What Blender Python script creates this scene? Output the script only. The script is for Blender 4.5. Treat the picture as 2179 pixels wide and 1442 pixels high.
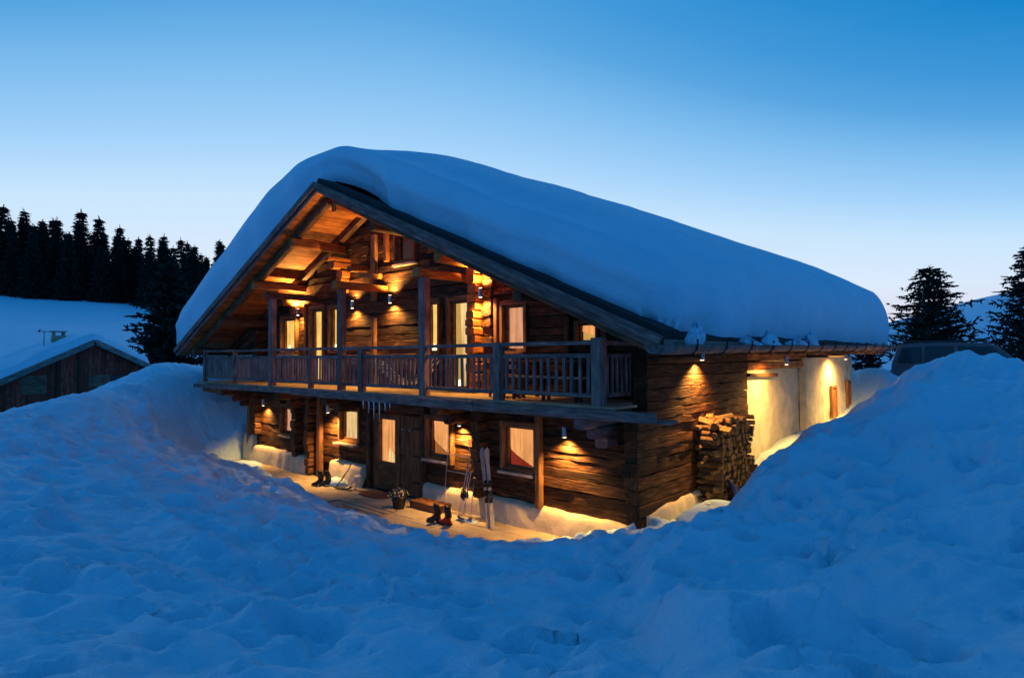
import bpy, math, random
import numpy as np
from mathutils import Matrix, Vector

for _o in list(bpy.data.objects):
    bpy.data.objects.remove(_o, do_unlink=True)
SC = bpy.context.scene
COL = SC.collection
R = math.radians

# ------------------------------------------------------------------ camera
cam_d = bpy.data.cameras.new('camera')
cam = bpy.data.objects.new('camera', cam_d)
COL.objects.link(cam)
cam_d.sensor_width = 36.0
cam_d.lens = 36.0 * 1280.0 / 2179.0
cam_d.clip_start = 0.05
cam_d.clip_end = 4000
HEAD = R(42.03)
cam.matrix_world = (Matrix.Translation((5.366, -9.488, 3.5)) @ Matrix.Rotation(HEAD, 4, 'Z') @
                    Matrix.Rotation(R(90) + math.atan(36 / 1280), 4, 'X') @ Matrix.Rotation(R(-0.3), 4, 'Z'))
SC.camera = cam

# ------------------------------------------------------------------ sky: dusk, sun just set behind the house
wd = bpy.data.worlds.new('World')
SC.world = wd
wd.use_nodes = True
wt = wd.node_tree
for n in list(wt.nodes):
    wt.nodes.remove(n)


def wn(t, **k):
    n = wt.nodes.new(t)
    for a, b in k.items():
        setattr(n, a, b)
    return n


def wramp(stops):
    n = wn('ShaderNodeValToRGB')
    cr = n.color_ramp
    cr.elements[0].position, cr.elements[0].color = stops[0][0], (*stops[0][1], 1)
    cr.elements[1].position, cr.elements[1].color = stops[-1][0], (*stops[-1][1], 1)
    for p, c in stops[1:-1]:
        cr.elements.new(p).color = (*c, 1)
    return n


tc = wn('ShaderNodeTexCoord')
nrm = wn('ShaderNodeVectorMath', operation='NORMALIZE')
wt.links.new(tc.outputs['Generated'], nrm.inputs[0])
sx = wn('ShaderNodeSeparateXYZ')
wt.links.new(nrm.outputs[0], sx.inputs[0])
glow_side = wramp([(0.0, (.78, .66, .76)), (.05, (.80, .74, .86)), (.15, (.72, .83, .98)), (.25, (.58, .79, .98)), (.33, (.376, .651, .956)),
                   (.38, (.285, .575, .905)), (.43, (.20, .50, .85)), (.50, (.100, .380, .752)), (.57, (.055, .318, .692)), (.64, (.03, .275, .645)), (.72, (.010, .235, .595)), (.86, (.003, .18, .475)), (1.0, (.006, .15, .42))])
far_side = wramp([(0.0, (.055, .225, .56)), (.12, (.042, .205, .53)), (.4, (.018, .175, .48)), (1.0, (.006, .15, .42))])
GLOW_AZ = HEAD + R(12.7)                      # the sun went down behind the left half of the chalet
GLOW = (-math.sin(GLOW_AZ), math.cos(GLOW_AZ), 0)
flat = wn('ShaderNodeCombineXYZ')
wt.links.new(sx.outputs['X'], flat.inputs['X'])
wt.links.new(sx.outputs['Y'], flat.inputs['Y'])
fn = wn('ShaderNodeVectorMath', operation='NORMALIZE')
wt.links.new(flat.outputs[0], fn.inputs[0])
dot = wn('ShaderNodeVectorMath', operation='DOT_PRODUCT')
wt.links.new(fn.outputs[0], dot.inputs[0])
dot.inputs[1].default_value = GLOW
# the bright band sinks towards the horizon away from the sunset
k1 = wn('ShaderNodeMath', operation='MULTIPLY_ADD')
wt.links.new(dot.outputs['Value'], k1.inputs[0])
k1.inputs[1].default_value = -1.85
k1.inputs[2].default_value = 2.85
k2 = wn('ShaderNodeMath', operation='MULTIPLY')
wt.links.new(k1.outputs[0], k2.inputs[0])
wt.links.new(sx.outputs['Z'], k2.inputs[1])
wt.links.new(k2.outputs[0], glow_side.inputs['Fac'])
wt.links.new(sx.outputs['Z'], far_side.inputs['Fac'])
mr = wn('ShaderNodeMapRange', interpolation_type='SMOOTHSTEP')
wt.links.new(dot.outputs['Value'], mr.inputs['Value'])
mr.inputs['From Min'].default_value = -.25
mr.inputs['From Max'].default_value = .55
mx = wn('ShaderNodeMix', data_type='RGBA')
wt.links.new(mr.outputs['Result'], mx.inputs['Factor'])
wt.links.new(far_side.outputs['Color'], mx.inputs['A'])
wt.links.new(glow_side.outputs['Color'], mx.inputs['B'])
# the dusk air itself, sun a little below the horizon
sky = wn('ShaderNodeTexSky', sky_type='NISHITA')
sky.sun_disc = False
sky.sun_elevation = R(-2.0)
sky.sun_rotation = -GLOW_AZ
sky.ozone_density = 6.0
skm = wn('ShaderNodeMix', data_type='RGBA', blend_type='ADD')
skm.inputs['Factor'].default_value = .03
wt.links.new(mx.outputs['Result'], skm.inputs['A'])
wt.links.new(sky.outputs['Color'], skm.inputs['B'])
# a breath of thin cloud low over the horizon
cmp_ = wn('ShaderNodeMapping')
cmp_.inputs['Scale'].default_value = (1.3, 1.3, 15)
wt.links.new(nrm.outputs[0], cmp_.inputs['Vector'])
cnz = wn('ShaderNodeTexNoise')
cnz.inputs['Scale'].default_value = 1.7
cnz.inputs['Detail'].default_value = 5
wt.links.new(cmp_.outputs[0], cnz.inputs['Vector'])
cf = wn('ShaderNodeMapRange')
wt.links.new(cnz.outputs['Fac'], cf.inputs['Value'])
cf.inputs['From Min'].default_value = .50
cf.inputs['From Max'].default_value = .75
cf.inputs['To Max'].default_value = .30
cb = wramp([(0.0, (1, 1, 1)), (.10, (.8, .8, .8)), (.24, (.06, .06, .06)), (.5, (.03, .03, .03))])
wt.links.new(sx.outputs['Z'], cb.inputs['Fac'])
cmul = wn('ShaderNodeMath', operation='MULTIPLY')
wt.links.new(cf.outputs['Result'], cmul.inputs[0])
wt.links.new(cb.outputs['Color'], cmul.inputs[1])
cmx = wn('ShaderNodeMix', data_type='RGBA')
wt.links.new(cmul.outputs[0], cmx.inputs['Factor'])
wt.links.new(skm.outputs['Result'], cmx.inputs['A'])
cmx.inputs['B'].default_value = (.55, .55, .74, 1)
bg = wn('ShaderNodeBackground')
bg.inputs['Strength'].default_value = 1.0
wo = wn('ShaderNodeOutputWorld')
wt.links.new(cmx.outputs['Result'], bg.inputs['Color'])
wt.links.new(bg.outputs[0], wo.inputs[0])

# what is left of the sun: a broad, weak blue glow from where it went down
sun_d = bpy.data.lights.new('sun', 'SUN')
sun_d.energy = .5
sun_d.angle = R(55)
sun_d.color = (.62, .74, 1.0)
sun = bpy.data.objects.new('sun', sun_d)
COL.objects.link(sun)
sun.rotation_euler = Vector((-GLOW[0], -GLOW[1], -.17)).to_track_quat('-Z', 'Y').to_euler()

SC.view_settings.view_transform = 'Standard'
SC.view_settings.look = 'None'
SC.view_settings.exposure = 0.0
SC.view_settings.gamma = 1.0
SC.render.engine = 'CYCLES'
SC.cycles.use_denoising = True
SC.cycles.max_bounces = 6
SC.cycles.diffuse_bounces = 3
SC.cycles.glossy_bounces = 2
SC.cycles.transparent_max_bounces = 8
SC.cycles.sample_clamp_indirect = 4.0
SC.cycles.caustics_reflective = False
SC.cycles.caustics_refractive = False
LAMP_GAIN = 12.0

# ------------------------------------------------------------------ materials
def mat(name, build):
    m = bpy.data.materials.new(name)
    m.use_nodes = True
    nt = m.node_tree
    for n in list(nt.nodes):
        nt.nodes.remove(n)
    out = nt.nodes.new('ShaderNodeOutputMaterial')

    def N(t, ins=None, **k):
        n = nt.nodes.new(t)
        for a, b in k.items():
            setattr(n, a, b)
        for a, b in (ins or {}).items():
            if isinstance(b, bpy.types.NodeSocket):
                nt.links.new(b, n.inputs[a])
            else:
                n.inputs[a].default_value = b
        return n
    sh = build(N)
    nt.links.new(sh.outputs[0], out.inputs[0])
    return m


def ramp(N, fac, stops):
    n = N('ShaderNodeValToRGB', {'Fac': fac})
    cr = n.color_ramp
    cr.elements[0].position, cr.elements[0].color = stops[0][0], (*stops[0][1], 1)
    cr.elements[1].position, cr.elements[1].color = stops[-1][0], (*stops[-1][1], 1)
    for p, c in stops[1:-1]:
        cr.elements.new(p).color = (*c, 1)
    return n.outputs['Color']


def wood(name, dark, midc, light, rough=.75, bump=.6, scale=1.0, tint=.35):
    """grain runs along the local X axis of every piece"""
    def b(N):
        t = N('ShaderNodeTexCoord')
        oi = N('ShaderNodeObjectInfo')
        off = N('ShaderNodeVectorMath', {0: t.outputs['Object']}, operation='ADD')
        rv = N('ShaderNodeMath', {0: oi.outputs['Random'], 1: 57.0}, operation='MULTIPLY')
        cv = N('ShaderNodeCombineXYZ', {'X': rv.outputs[0], 'Y': rv.outputs[0]})
        N('ShaderNodeValue')
        off.inputs[1].default_value = (0, 0, 0)
        off.id_data.links.new(cv.outputs[0], off.inputs[1])
        mp = N('ShaderNodeMapping', {'Vector': off.outputs[0], 'Scale': (1.6 * scale, 22 * scale, 22 * scale)})
        g = N('ShaderNodeTexNoise', {'Vector': mp.outputs[0], 'Scale': 1.4, 'Detail': 6.0, 'Roughness': .65, 'Distortion': .35})
        mp2 = N('ShaderNodeMapping', {'Vector': off.outputs[0], 'Scale': (2.2, 5, 5)})
        p = N('ShaderNodeTexNoise', {'Vector': mp2.outputs[0], 'Scale': 1.3, 'Detail': 3.0})
        c1 = ramp(N, g.outputs['Fac'], [(.30, dark), (.52, midc), (.72, light)])
        rr = N('ShaderNodeMapRange', {'Value': oi.outputs['Random'], 'To Min': 1 - tint, 'To Max': 1 + tint})
        pr = N('ShaderNodeMapRange', {'Value': p.outputs['Fac'], 'From Min': .3, 'From Max': .7, 'To Min': .6, 'To Max': 1.3})
        mm = N('ShaderNodeMath', {0: rr.outputs[0], 1: pr.outputs[0]}, operation='MULTIPLY')
        cc = N('ShaderNodeVectorMath', {0: c1, 'Scale': mm.outputs[0]}, operation='SCALE')
        hgt = N('ShaderNodeMath', {0: g.outputs['Fac'], 1: p.outputs['Fac']}, operation='ADD')
        bp = N('ShaderNodeBump', {'Height': hgt.outputs[0], 'Strength': bump, 'Distance': .03})
        return N('ShaderNodeBsdfPrincipled', {'Base Color': cc.outputs[0], 'Roughness': rough, 'Normal': bp.outputs[0],
                                              'Specular IOR Level': .25})
    return mat(name, b)


def plain(name, col, rough=.6, metal=0.0, nz=.12, scale=8.0, bump=0.0, spec=.4):
    def b(N):
        t = N('ShaderNodeTexCoord')
        n = N('ShaderNodeTexNoise', {'Vector': t.outputs['Object'], 'Scale': scale, 'Detail': 4.0})
        c = ramp(N, n.outputs['Fac'], [(.3, tuple(max(0, v * (1 - nz)) for v in col)), (.7, tuple(min(1, v * (1 + nz)) for v in col))])
        ins = {'Base Color': c, 'Roughness': rough, 'Metallic': metal, 'Specular IOR Level': spec}
        if bump:
            ins['Normal'] = N('ShaderNodeBump', {'Height': n.outputs['Fac'], 'Strength': bump, 'Distance': .03}).outputs[0]
        return N('ShaderNodeBsdfPrincipled', ins)
    return mat(name, b)


def emis(name, col, st, fold=0.0):
    def b(N):
        t = N('ShaderNodeTexCoord')
        n = N('ShaderNodeTexNoise', {'Vector': t.outputs['Object'], 'Scale': 3.0, 'Detail': 2.0})
        c = ramp(N, n.outputs['Fac'], [(.25, tuple(v * .75 for v in col)), (.75, col)])
        if 'curtain' in name:      # backlight put into the glow, dimmer in stripes where cloth folds denser
            mp = N('ShaderNodeMapping', {'Vector': t.outputs['Object'], 'Scale': (16, 1, .6)})
            f = N('ShaderNodeTexNoise', {'Vector': mp.outputs[0], 'Scale': 1.0, 'Detail': 2.0})
            fr = N('ShaderNodeMapRange', {'Value': f.outputs['Fac'], 'From Min': .3, 'From Max': .7, 'To Min': .62 * st, 'To Max': 1.12 * st})
            return N('ShaderNodeEmission', {'Color': c, 'Strength': fr.outputs[0]})
        return N('ShaderNodeEmission', {'Color': c, 'Strength': st})
    return mat(name, b)


def snow_mat(name, col, fine=1.0):
    def b(N):
        t = N('ShaderNodeTexCoord')
        n = N('ShaderNodeTexNoise', {'Vector': t.outputs['Object'], 'Scale': 4.0 * fine, 'Detail': 8.0, 'Roughness': .6})
        n2 = N('ShaderNodeTexNoise', {'Vector': t.outputs['Object'], 'Scale': .8, 'Detail': 3.0})
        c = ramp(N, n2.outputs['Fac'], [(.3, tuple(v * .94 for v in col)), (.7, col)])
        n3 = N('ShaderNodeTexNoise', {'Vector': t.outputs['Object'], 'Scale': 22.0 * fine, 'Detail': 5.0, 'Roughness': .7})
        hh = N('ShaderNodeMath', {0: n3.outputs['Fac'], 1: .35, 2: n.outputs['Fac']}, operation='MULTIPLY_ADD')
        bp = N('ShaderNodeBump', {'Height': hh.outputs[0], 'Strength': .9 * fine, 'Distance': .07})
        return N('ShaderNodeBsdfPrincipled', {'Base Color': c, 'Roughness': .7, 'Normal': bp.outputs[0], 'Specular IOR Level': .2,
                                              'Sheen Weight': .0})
    return mat(name, b)


def glass_mat(name):
    def b(N):
        lw = N('ShaderNodeLayerWeight', {'Blend': .25})
        f = N('ShaderNodeMapRange', {'Value': lw.outputs['Facing'], 'From Min': .3, 'From Max': 1.0, 'To Min': .02, 'To Max': .16})
        tr = N('ShaderNodeBsdfTransparent', {'Color': (.95, .95, .95, 1)})
        gl = N('ShaderNodeBsdfGlossy', {'Color': (.6, .6, .6, 1), 'Roughness': .03})
        return N('ShaderNodeMixShader', {0: f.outputs[0], 1: tr.outputs[0], 2: gl.outputs[0]})
    return mat(name, b)


M = {}
M['log'] = wood('weathered_log', (.018, .007, .003), (.080, .030, .011), (.21, .098, .042), bump=1.0, tint=.55)
M['logend'] = wood('log_end_grain', (.035, .014, .006), (.12, .05, .02), (.25, .12, .055), bump=.9)
M['pine'] = wood('pine_board', (.20, .055, .012), (.44, .145, .03), (.60, .24, .06), bump=.4, tint=.28, rough=.65)
M['beam'] = wood('dark_beam', (.05, .025, .012), (.13, .065, .03), (.22, .12, .06), bump=.6)
M['grey'] = wood('grey_weathered_wood', (.14, .072, .06), (.28, .155, .13), (.42, .25, .21), bump=.7, tint=.22)
M['floorb'] = wood('floor_board', (.25, .17, .10), (.42, .30, .18), (.55, .42, .27), bump=.35, tint=.15)
M['doorw'] = wood('door_plank', (.10, .04, .016), (.21, .09, .035), (.32, .15, .06), bump=.4, tint=.2)
M['frame'] = wood('window_frame_wood', (.12, .05, .02), (.24, .11, .045), (.36, .18, .08), bump=.3, tint=.15)
M['sill'] = wood('pale_sill_wood', (.38, .28, .19), (.55, .43, .31), (.68, .56, .42), bump=.4, tint=.12)
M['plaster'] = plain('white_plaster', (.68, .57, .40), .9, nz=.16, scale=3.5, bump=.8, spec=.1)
M['stone'] = plain('terrace_slab', (.40, .32, .22), .85, nz=.2, scale=2.5, bump=.4, spec=.2)
M['core'] = plain('dark_inner_wall', (.05, .03, .02), .9)
M['roofing'] = plain('dark_roofing', (.022, .018, .018), .85, nz=.4, scale=6, bump=.6)
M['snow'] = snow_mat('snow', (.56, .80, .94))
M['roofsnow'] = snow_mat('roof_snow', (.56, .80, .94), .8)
M['ice'] = plain('icicle_ice', (.75, .82, .9), .15, nz=.05, spec=.6)
M['glass'] = glass_mat('window_glass')
M['metal'] = plain('brushed_metal', (.45, .45, .47), .35, 1.0, nz=.1)
M['iron'] = plain('black_iron', (.03, .03, .035), .55, .6)
M['lens'] = emis('lamp_lens', (1, .72, .36), 9.0)
M['needle'] = plain('spruce_needles', (.022, .034, .026), .8, nz=.35, scale=2, spec=.15)
M['bark'] = plain('spruce_bark', (.06, .045, .035), .9, nz=.3, scale=6, bump=.5)
M['black'] = plain('black_plastic', (.02, .02, .022), .4)
M['red'] = plain('red_plastic', (.45, .025, .02), .35)
M['white'] = plain('white_paint', (.75, .73, .70), .4)
M['skitop'] = plain('ski_topsheet', (.42, .41, .42), .35, nz=.25, scale=5)
M['blue'] = plain('dark_blue_tarp', (.02, .03, .16), .5)
M['carpaint'] = plain('dark_car_paint', (.10, .095, .11), .3, nz=.05, spec=.6)
M['carglass'] = plain('dark_car_glass', (.01, .012, .015), .06, nz=.02, spec=.7)
M['tyre'] = plain('tyre_rubber', (.02, .02, .02), .85)
M['mat'] = plain('coir_doormat', (.16, .055, .03), .95, nz=.3, scale=40, bump=.6)
M['leaf'] = plain('planter_leaves', (.07, .10, .05), .7, nz=.4)
M['petal'] = plain('dry_flowers', (.55, .42, .36), .8, nz=.3)
M['cut'] = plain('split_wood_face', (.22, .11, .042), .8, nz=.4, scale=14, bump=.4)
M['barkl'] = plain('firewood_bark', (.13, .075, .04), .9, nz=.4, scale=14, bump=.6)
M['shedwall'] = wood('shed_board', (.16, .03, .018), (.34, .06, .035), (.45, .10, .06), bump=.4)
M['shedroof'] = wood('shed_trim', (.13, .12, .11), (.22, .2, .18), (.3, .27, .25), bump=.4)
M['shut'] = wood('shed_shutter', (.12, .07, .045), (.2, .12, .075), (.27, .17, .11), bump=.3)
M['rope'] = plain('hammock_cloth', (.72, .66, .58), .9, nz=.15)
M['cur_yel'] = emis('lit_curtain_yellow', (1.0, .56, .13), 1.6)
M['cur_peach'] = emis('lit_curtain_peach', (.95, .39, .12), 1.35)
M['cur_pink'] = emis('lit_curtain_pink', (.85, .38, .19), 1.15)
M['cur_white'] = emis('lit_net_curtain', (1.0, .64, .26), 1.3)
M['room_yel'] = emis('lit_room_yellow', (1.0, .56, .12), .75)
M['room_org'] = emis('lit_room_orange', (.80, .27, .06), .55)
M['room_red'] = emis('lit_room_red', (.50, .05, .02), .6)
M['room_dim'] = emis('dim_attic_room', (.10, .03, .015), .5)
M['bulb'] = emis('table_lamp_glow', (1, .8, .4), 3.0)

# ------------------------------------------------------------------ object helpers
WM = {}


def link(o, parent=None, world=None):
    COL.objects.link(o)
    world = world or Matrix()
    o.matrix_basis = world
    WM[o] = world
    if parent is not None:
        o.parent = parent
        o.matrix_parent_inverse = WM[parent].inverted()
    return o


def tag(o, label=None, cat=None, group=None, kind=None):
    for k, v in (('label', label), ('category', cat), ('group', group), ('kind', kind)):
        if v:
            o[k] = v
    return o


def thing(name, label, cat, loc, group=None):
    o = bpy.data.objects.new(name, None)
    o.empty_display_size = .2
    link(o, None, Matrix.Translation(loc))
    return tag(o, label, cat, group)


def mk(name, verts, faces, mats, parent=None, world=None, smooth=False, fmat=None):
    me = bpy.data.meshes.new(name)
    me.from_pydata([tuple(v) for v in verts], [], faces)
    for m in (mats if isinstance(mats, (list, tuple)) else [mats]):
        me.materials.append(m)
    if fmat is not None:
        me.polygons.foreach_set('material_index', fmat)
    if smooth:
        me.polygons.foreach_set('use_smooth', [True] * len(me.polygons))
    me.update()
    return link(bpy.data.objects.new(name, me), parent, world)


class MB:
    def __init__(s):
        s.v, s.f, s.m = [], [], []

    def add(s, v, f, mi=0):
        b = len(s.v)
        s.v += [tuple(p) for p in v]
        s.f += [tuple(i + b for i in q) for q in f]
        s.m += [mi] * len(f)
        return s

    def box(s, a, b, mi=0):
        (x0, y0, z0), (x1, y1, z1) = a, b
        return s.add([(x0, y0, z0), (x1, y0, z0), (x1, y1, z0), (x0, y1, z0), (x0, y0, z1), (x1, y0, z1), (x1, y1, z1), (x0, y1, z1)],
                     [(0, 3, 2, 1), (4, 5, 6, 7), (0, 1, 5, 4), (1, 2, 6, 5), (2, 3, 7, 6), (3, 0, 4, 7)], mi)

    def tube(s, pts, rads, n=8, mi=0, cap=True):
        pts = [Vector(p) for p in pts]
        if not isinstance(rads, (list, tuple)):
            rads = [rads] * len(pts)
        vs, fs = [], []
        for i, p in enumerate(pts):
            d = (pts[min(i + 1, len(pts) - 1)] - pts[max(i - 1, 0)]).normalized()
            u = d.cross(Vector((0, 0, 1)) if abs(d.z) < .9 else Vector((1, 0, 0))).normalized()
            w = d.cross(u)
            for k in range(n):
                a = 2 * math.pi * k / n
                vs.append(p + (u * math.cos(a) + w * math.sin(a)) * rads[i])
        for i in range(len(pts) - 1):
            for k in range(n):
                k2 = (k + 1) % n
                fs.append((i * n + k, i * n + k2, (i + 1) * n + k2, (i + 1) * n + k))
        if cap:
            fs.append(tuple(range(n - 1, -1, -1)))
            fs.append(tuple((len(pts) - 1) * n + k for k in range(n)))
        return s.add(vs, fs, mi)

    def build(s, name, mats, parent=None, world=None, smooth=False):
        return mk(name, s.v, s.f, mats, parent, world, smooth, s.m)


def frame_of(p0, p1, up=(0, 0, 1)):
    p0, p1 = Vector(p0), Vector(p1)
    x = (p1 - p0).normalized()
    up = Vector(up)
    if abs(x.dot(up)) > .95:
        up = Vector((0, 1, 0))
    y = up.cross(x).normalized()
    z = x.cross(y)
    m = Matrix((x, y, z)).transposed().to_4x4()
    m.translation = p0
    return m, (p1 - p0).length


def timber_mesh(L, w, h, rnd, rough=.0, seg=.5, ch=.18, bulge=0.0, bend=0.0):
    """a hewn beam, local X = length, w along y, h along z, centred on the axis"""
    n = max(1, int(L / seg)) if rough or bulge or bend else 1
    c = min(w, h) * ch
    hy, hz = w / 2, h / 2
    q_ = 1 - 1.4 * ch
    prof = [(-hy - bulge, -hz * q_), (-hy - bulge, hz * q_), (-hy + c, hz), (hy - c, hz), (hy + bulge, hz * q_), (hy + bulge, -hz * q_),
            (hy - c, -hz), (-hy + c, -hz)] if ch > 0 else [(-hy, -hz), (-hy, hz), (hy, hz), (hy, -hz)]
    k = len(prof)
    vs, fs = [], []
    ph = rnd.random() * 6
    for i in range(n + 1):
        x = L * i / n
        if rough and 0 < i < n:
            x += rnd.uniform(-.15, .15) * L / n
        oy, oz = rnd.gauss(0, rough * .5), rnd.gauss(0, rough * .5) + bend * math.sin(ph + 3.1 * i / n)
        sc = 1 + rnd.gauss(0, rough * 1.5)
        for (py, pz) in prof:
            vs.append((x, py * sc + oy + rnd.gauss(0, rough * .45), pz * sc + oz + rnd.gauss(0, rough * .45)))
    for i in range(n):
        for q in range(k):
            q2 = (q + 1) % k
            fs.append((i * k + q, (i + 1) * k + q, (i + 1) * k + q2, i * k + q2))
    fs.append(tuple(range(k)))
    fs.append(tuple(n * k + q for q in range(k - 1, -1, -1)))
    return vs, fs


RND = random.Random(7)


def timber(name, p0, p1, w, h, m, parent, rough=0.0, up=(0, 0, 1), seg=.5, ch=.18, bulge=0.0, bend=0.0, label=None):
    mw, L = frame_of(p0, p1, up)
    v, f = timber_mesh(L, w, h, RND, rough, seg, ch, bulge, bend)
    o = mk(name, v, f, m, parent, mw)
    if label:
        o['label'] = label
    return o


# ------------------------------------------------------------------ noise
def _hash(ix, iy, seed):
    h = (ix.astype(np.int64) * 374761393 + iy.astype(np.int64) * 668265263 + seed * 1442695041) & 0x7fffffff
    h = ((h ^ (h >> 13)) * 1274126177) & 0x7fffffff
    return ((h ^ (h >> 16)) & 0xffff) / 65535.0


def vnoise(x, y, seed=0):
    ix, iy = np.floor(x), np.floor(y)
    fx, fy = x - ix, y - iy
    fx, fy = fx * fx * fx * (fx * (fx * 6 - 15) + 10), fy * fy * fy * (fy * (fy * 6 - 15) + 10)
    a, b = _hash(ix, iy, seed), _hash(ix + 1, iy, seed)
    c, d = _hash(ix, iy + 1, seed), _hash(ix + 1, iy + 1, seed)
    return (a + (b - a) * fx) * (1 - fy) + (c + (d - c) * fx) * fy - .5


def fbm(x, y, oct=4, seed=0, gain=.5):
    s, a, f = 0, 1.0, 1.0
    for o in range(oct):
        s = s + a * vnoise(x * f + 17.3 * o, y * f - 9.1 * o, seed + o)
        a *= gain
        f *= 2.03
    return s


def worley(x, y, seed=0):
    ix, iy = np.floor(x), np.floor(y)
    best = np.full(x.shape, 9.0)
    val = np.zeros(x.shape)
    for ox in (-1, 0, 1):
        for oy in (-1, 0, 1):
            jx, jy = ix + ox, iy + oy
            dx = jx + _hash(jx, jy, seed) - x
            dy = jy + _hash(jx, jy, seed + 7) - y
            d = dx * dx + dy * dy
            m = d < best
            best = np.where(m, d, best)
            val = np.where(m, _hash(jx, jy, seed + 13), val)
    return np.sqrt(best), val


def sstep(a, b, x):
    t = np.clip((x - a) / (b - a), 0, 1)
    return t * t * (3 - 2 * t)


# ------------------------------------------------------------------ the snow-covered ground, one sheet to the horizon
CP = np.array([
    # crest in front of the log corner and along the bank beside the path
    (-1.29, -1.0, .25), (-.59, -1.0, .38), (.06, -1.0, .56), (.65, -1.2, .66), (1.0, -.89, .78), (1.4, -.77, .98), (1.7, -.44, 1.34),
    (1.95, -.1, 1.85), (2.0, 1.76, 2.06), (2.2, 5.32, 2.34), (2.5, 7.19, 2.3), (3.2, 6.24, 3.2), (4.0, 5.66, 3.58), (4.6, 4.13, 3.10), (1.5, .4, .95), (5.0, 5.6, 3.2),
    (5.0, 3.14, 3.02), (6.5, 3.0, 3.05), (8, 5, 3.0), (2.6, 1.0, 2.2), (3.2, 3.0, 2.75), (2.5, -.8, 1.75), (3.3, -.2, 2.05),
    # foreground
    (5.4, -9.5, 1.85), (1.14, -8.9, 1.8), (-.9, -8.6, 1.72), (-3.0, -8.3, 1.72), (-7.0, -7.85, 1.86), (-12.9, -7.04, 1.98),
    (2.3, -7.6, 1.7), (3.0, -6.9, 1.65), (.5, -7.7, 1.62), (-3.2, -6.4, 1.42), (.4, -6.1, 1.28), (1.9, -5.6, 1.3), (4.0, -5.0, 1.62), (5.2, -5.3, 1.8),
    (5.1, -2.9, 1.95), (5.0, -.5, 2.35), (5.05, 1.2, 2.75), (7, -3, 2.3), (9, -8, 2.3), (0, -13, 2.0), (-10, -13, 2.1), (9, -1, 2.8),
    (.6, -2.6, .95), (-.8, -3.0, .72), (-2.5, -3.2, .55), (-4.5, -3.1, .47), (-7, -3.2, .55), (-9.9, -5.0, 1.35), (-9.5, -6.1, 1.5),
    (-11.1, -3.0, .66), (-13.0, -2.4, .62), (-3.5, -4.8, 1.05), (-6.5, -4.8, 1.05), (-15.6, -2.6, 1.25), (-16, -4.5, 2.45), (-14, -5.2, 1.75),
    # lip of the cleared terrace
    (-15.3, -1.3, .30), (-13.1, -1.3, .24), (-10.7, -1.6, .26), (-7.5, -2.1, .25), (-5.8, -2.15, .25), (-4.4, -2.15, .26), (-2.9, -2.15, .18),
    # bank left of the house
    (-20.05, -1.41, 3.35), (-17.6, -1.0, 2.25), (-16.8, .6, 2.1), (-16.4, -.6, 1.2), (-17, 3, 2.4), (-19, 2, 2.9), (-18, -3.2, 2.6),
    (-23, -3, 1.8), (-20, -6, .9), (-24, 2, 2.0), (-27, -5, .2), (-28, 2, 1.2), (-33, -6, -.2), (-33, 3, .8), (-20, 9, 2.6),
    # path beside the wall
    (.6, -.2, .62), (.6, .7, .66), (.9, 1.7, .70), (.9, 3, .85), (.5, 5, 1.18), (.7, 8, 1.5), (.6, 10.5, 1.5), (.3, 12, 1.4), (1.0, 13.0, 1.8), (.9, 15.4, 3.0), (.2, 15.8, 3.0), (2.0, 15.6, 2.1), (.4, 14, 1.9),
    (1.9, 9.5, 2.2), (2.6, 13, 2.1), (3, 9.5, 2.3), (3.2, 15.5, 2.1),
    # yard behind
    (2.2, 18, 2.0), (6, 19, 2.0), (6, 13, 2.1), (9, 14, 2.2), (12, 8, 3.0), (-8, 20, 2.3), (15, 25, 2.3), (0, 30, 2.5), (20, -5, 2.8), (25, 40, 3), (-40, 30, 3), (-40, -25, .0),
    (10, -30, 2.5), (40, 10, 3)])


def rbf_fit(P):
    n = len(P)
    d = np.sqrt(((P[:, None, :2] - P[None, :, :2]) ** 2).sum(-1) + .16)
    A = np.zeros((n + 3, n + 3))
    A[:n, :n] = d - np.eye(n) * .02
    A[:n, n] = A[n, :n] = 1
    A[:n, n + 1:] = P[:, :2]
    A[n + 1:, :n] = P[:, :2].T
    return np.linalg.solve(A, np.r_[P[:, 2], 0, 0, 0])


CW = rbf_fit(CP)
YE_X = [-18, -15.9, -15.4, -13.1, -10.7, -7.5, -5.8, -4.4, -2.9, -2.3, -1.75, -1.45, -1.1, 2]
YE_Y = [3, .5, -.85, -.95, -1.25, -1.74, -1.80, -1.80, -1.84, -1.60, -1.1, -.7, .4, 2]


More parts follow.
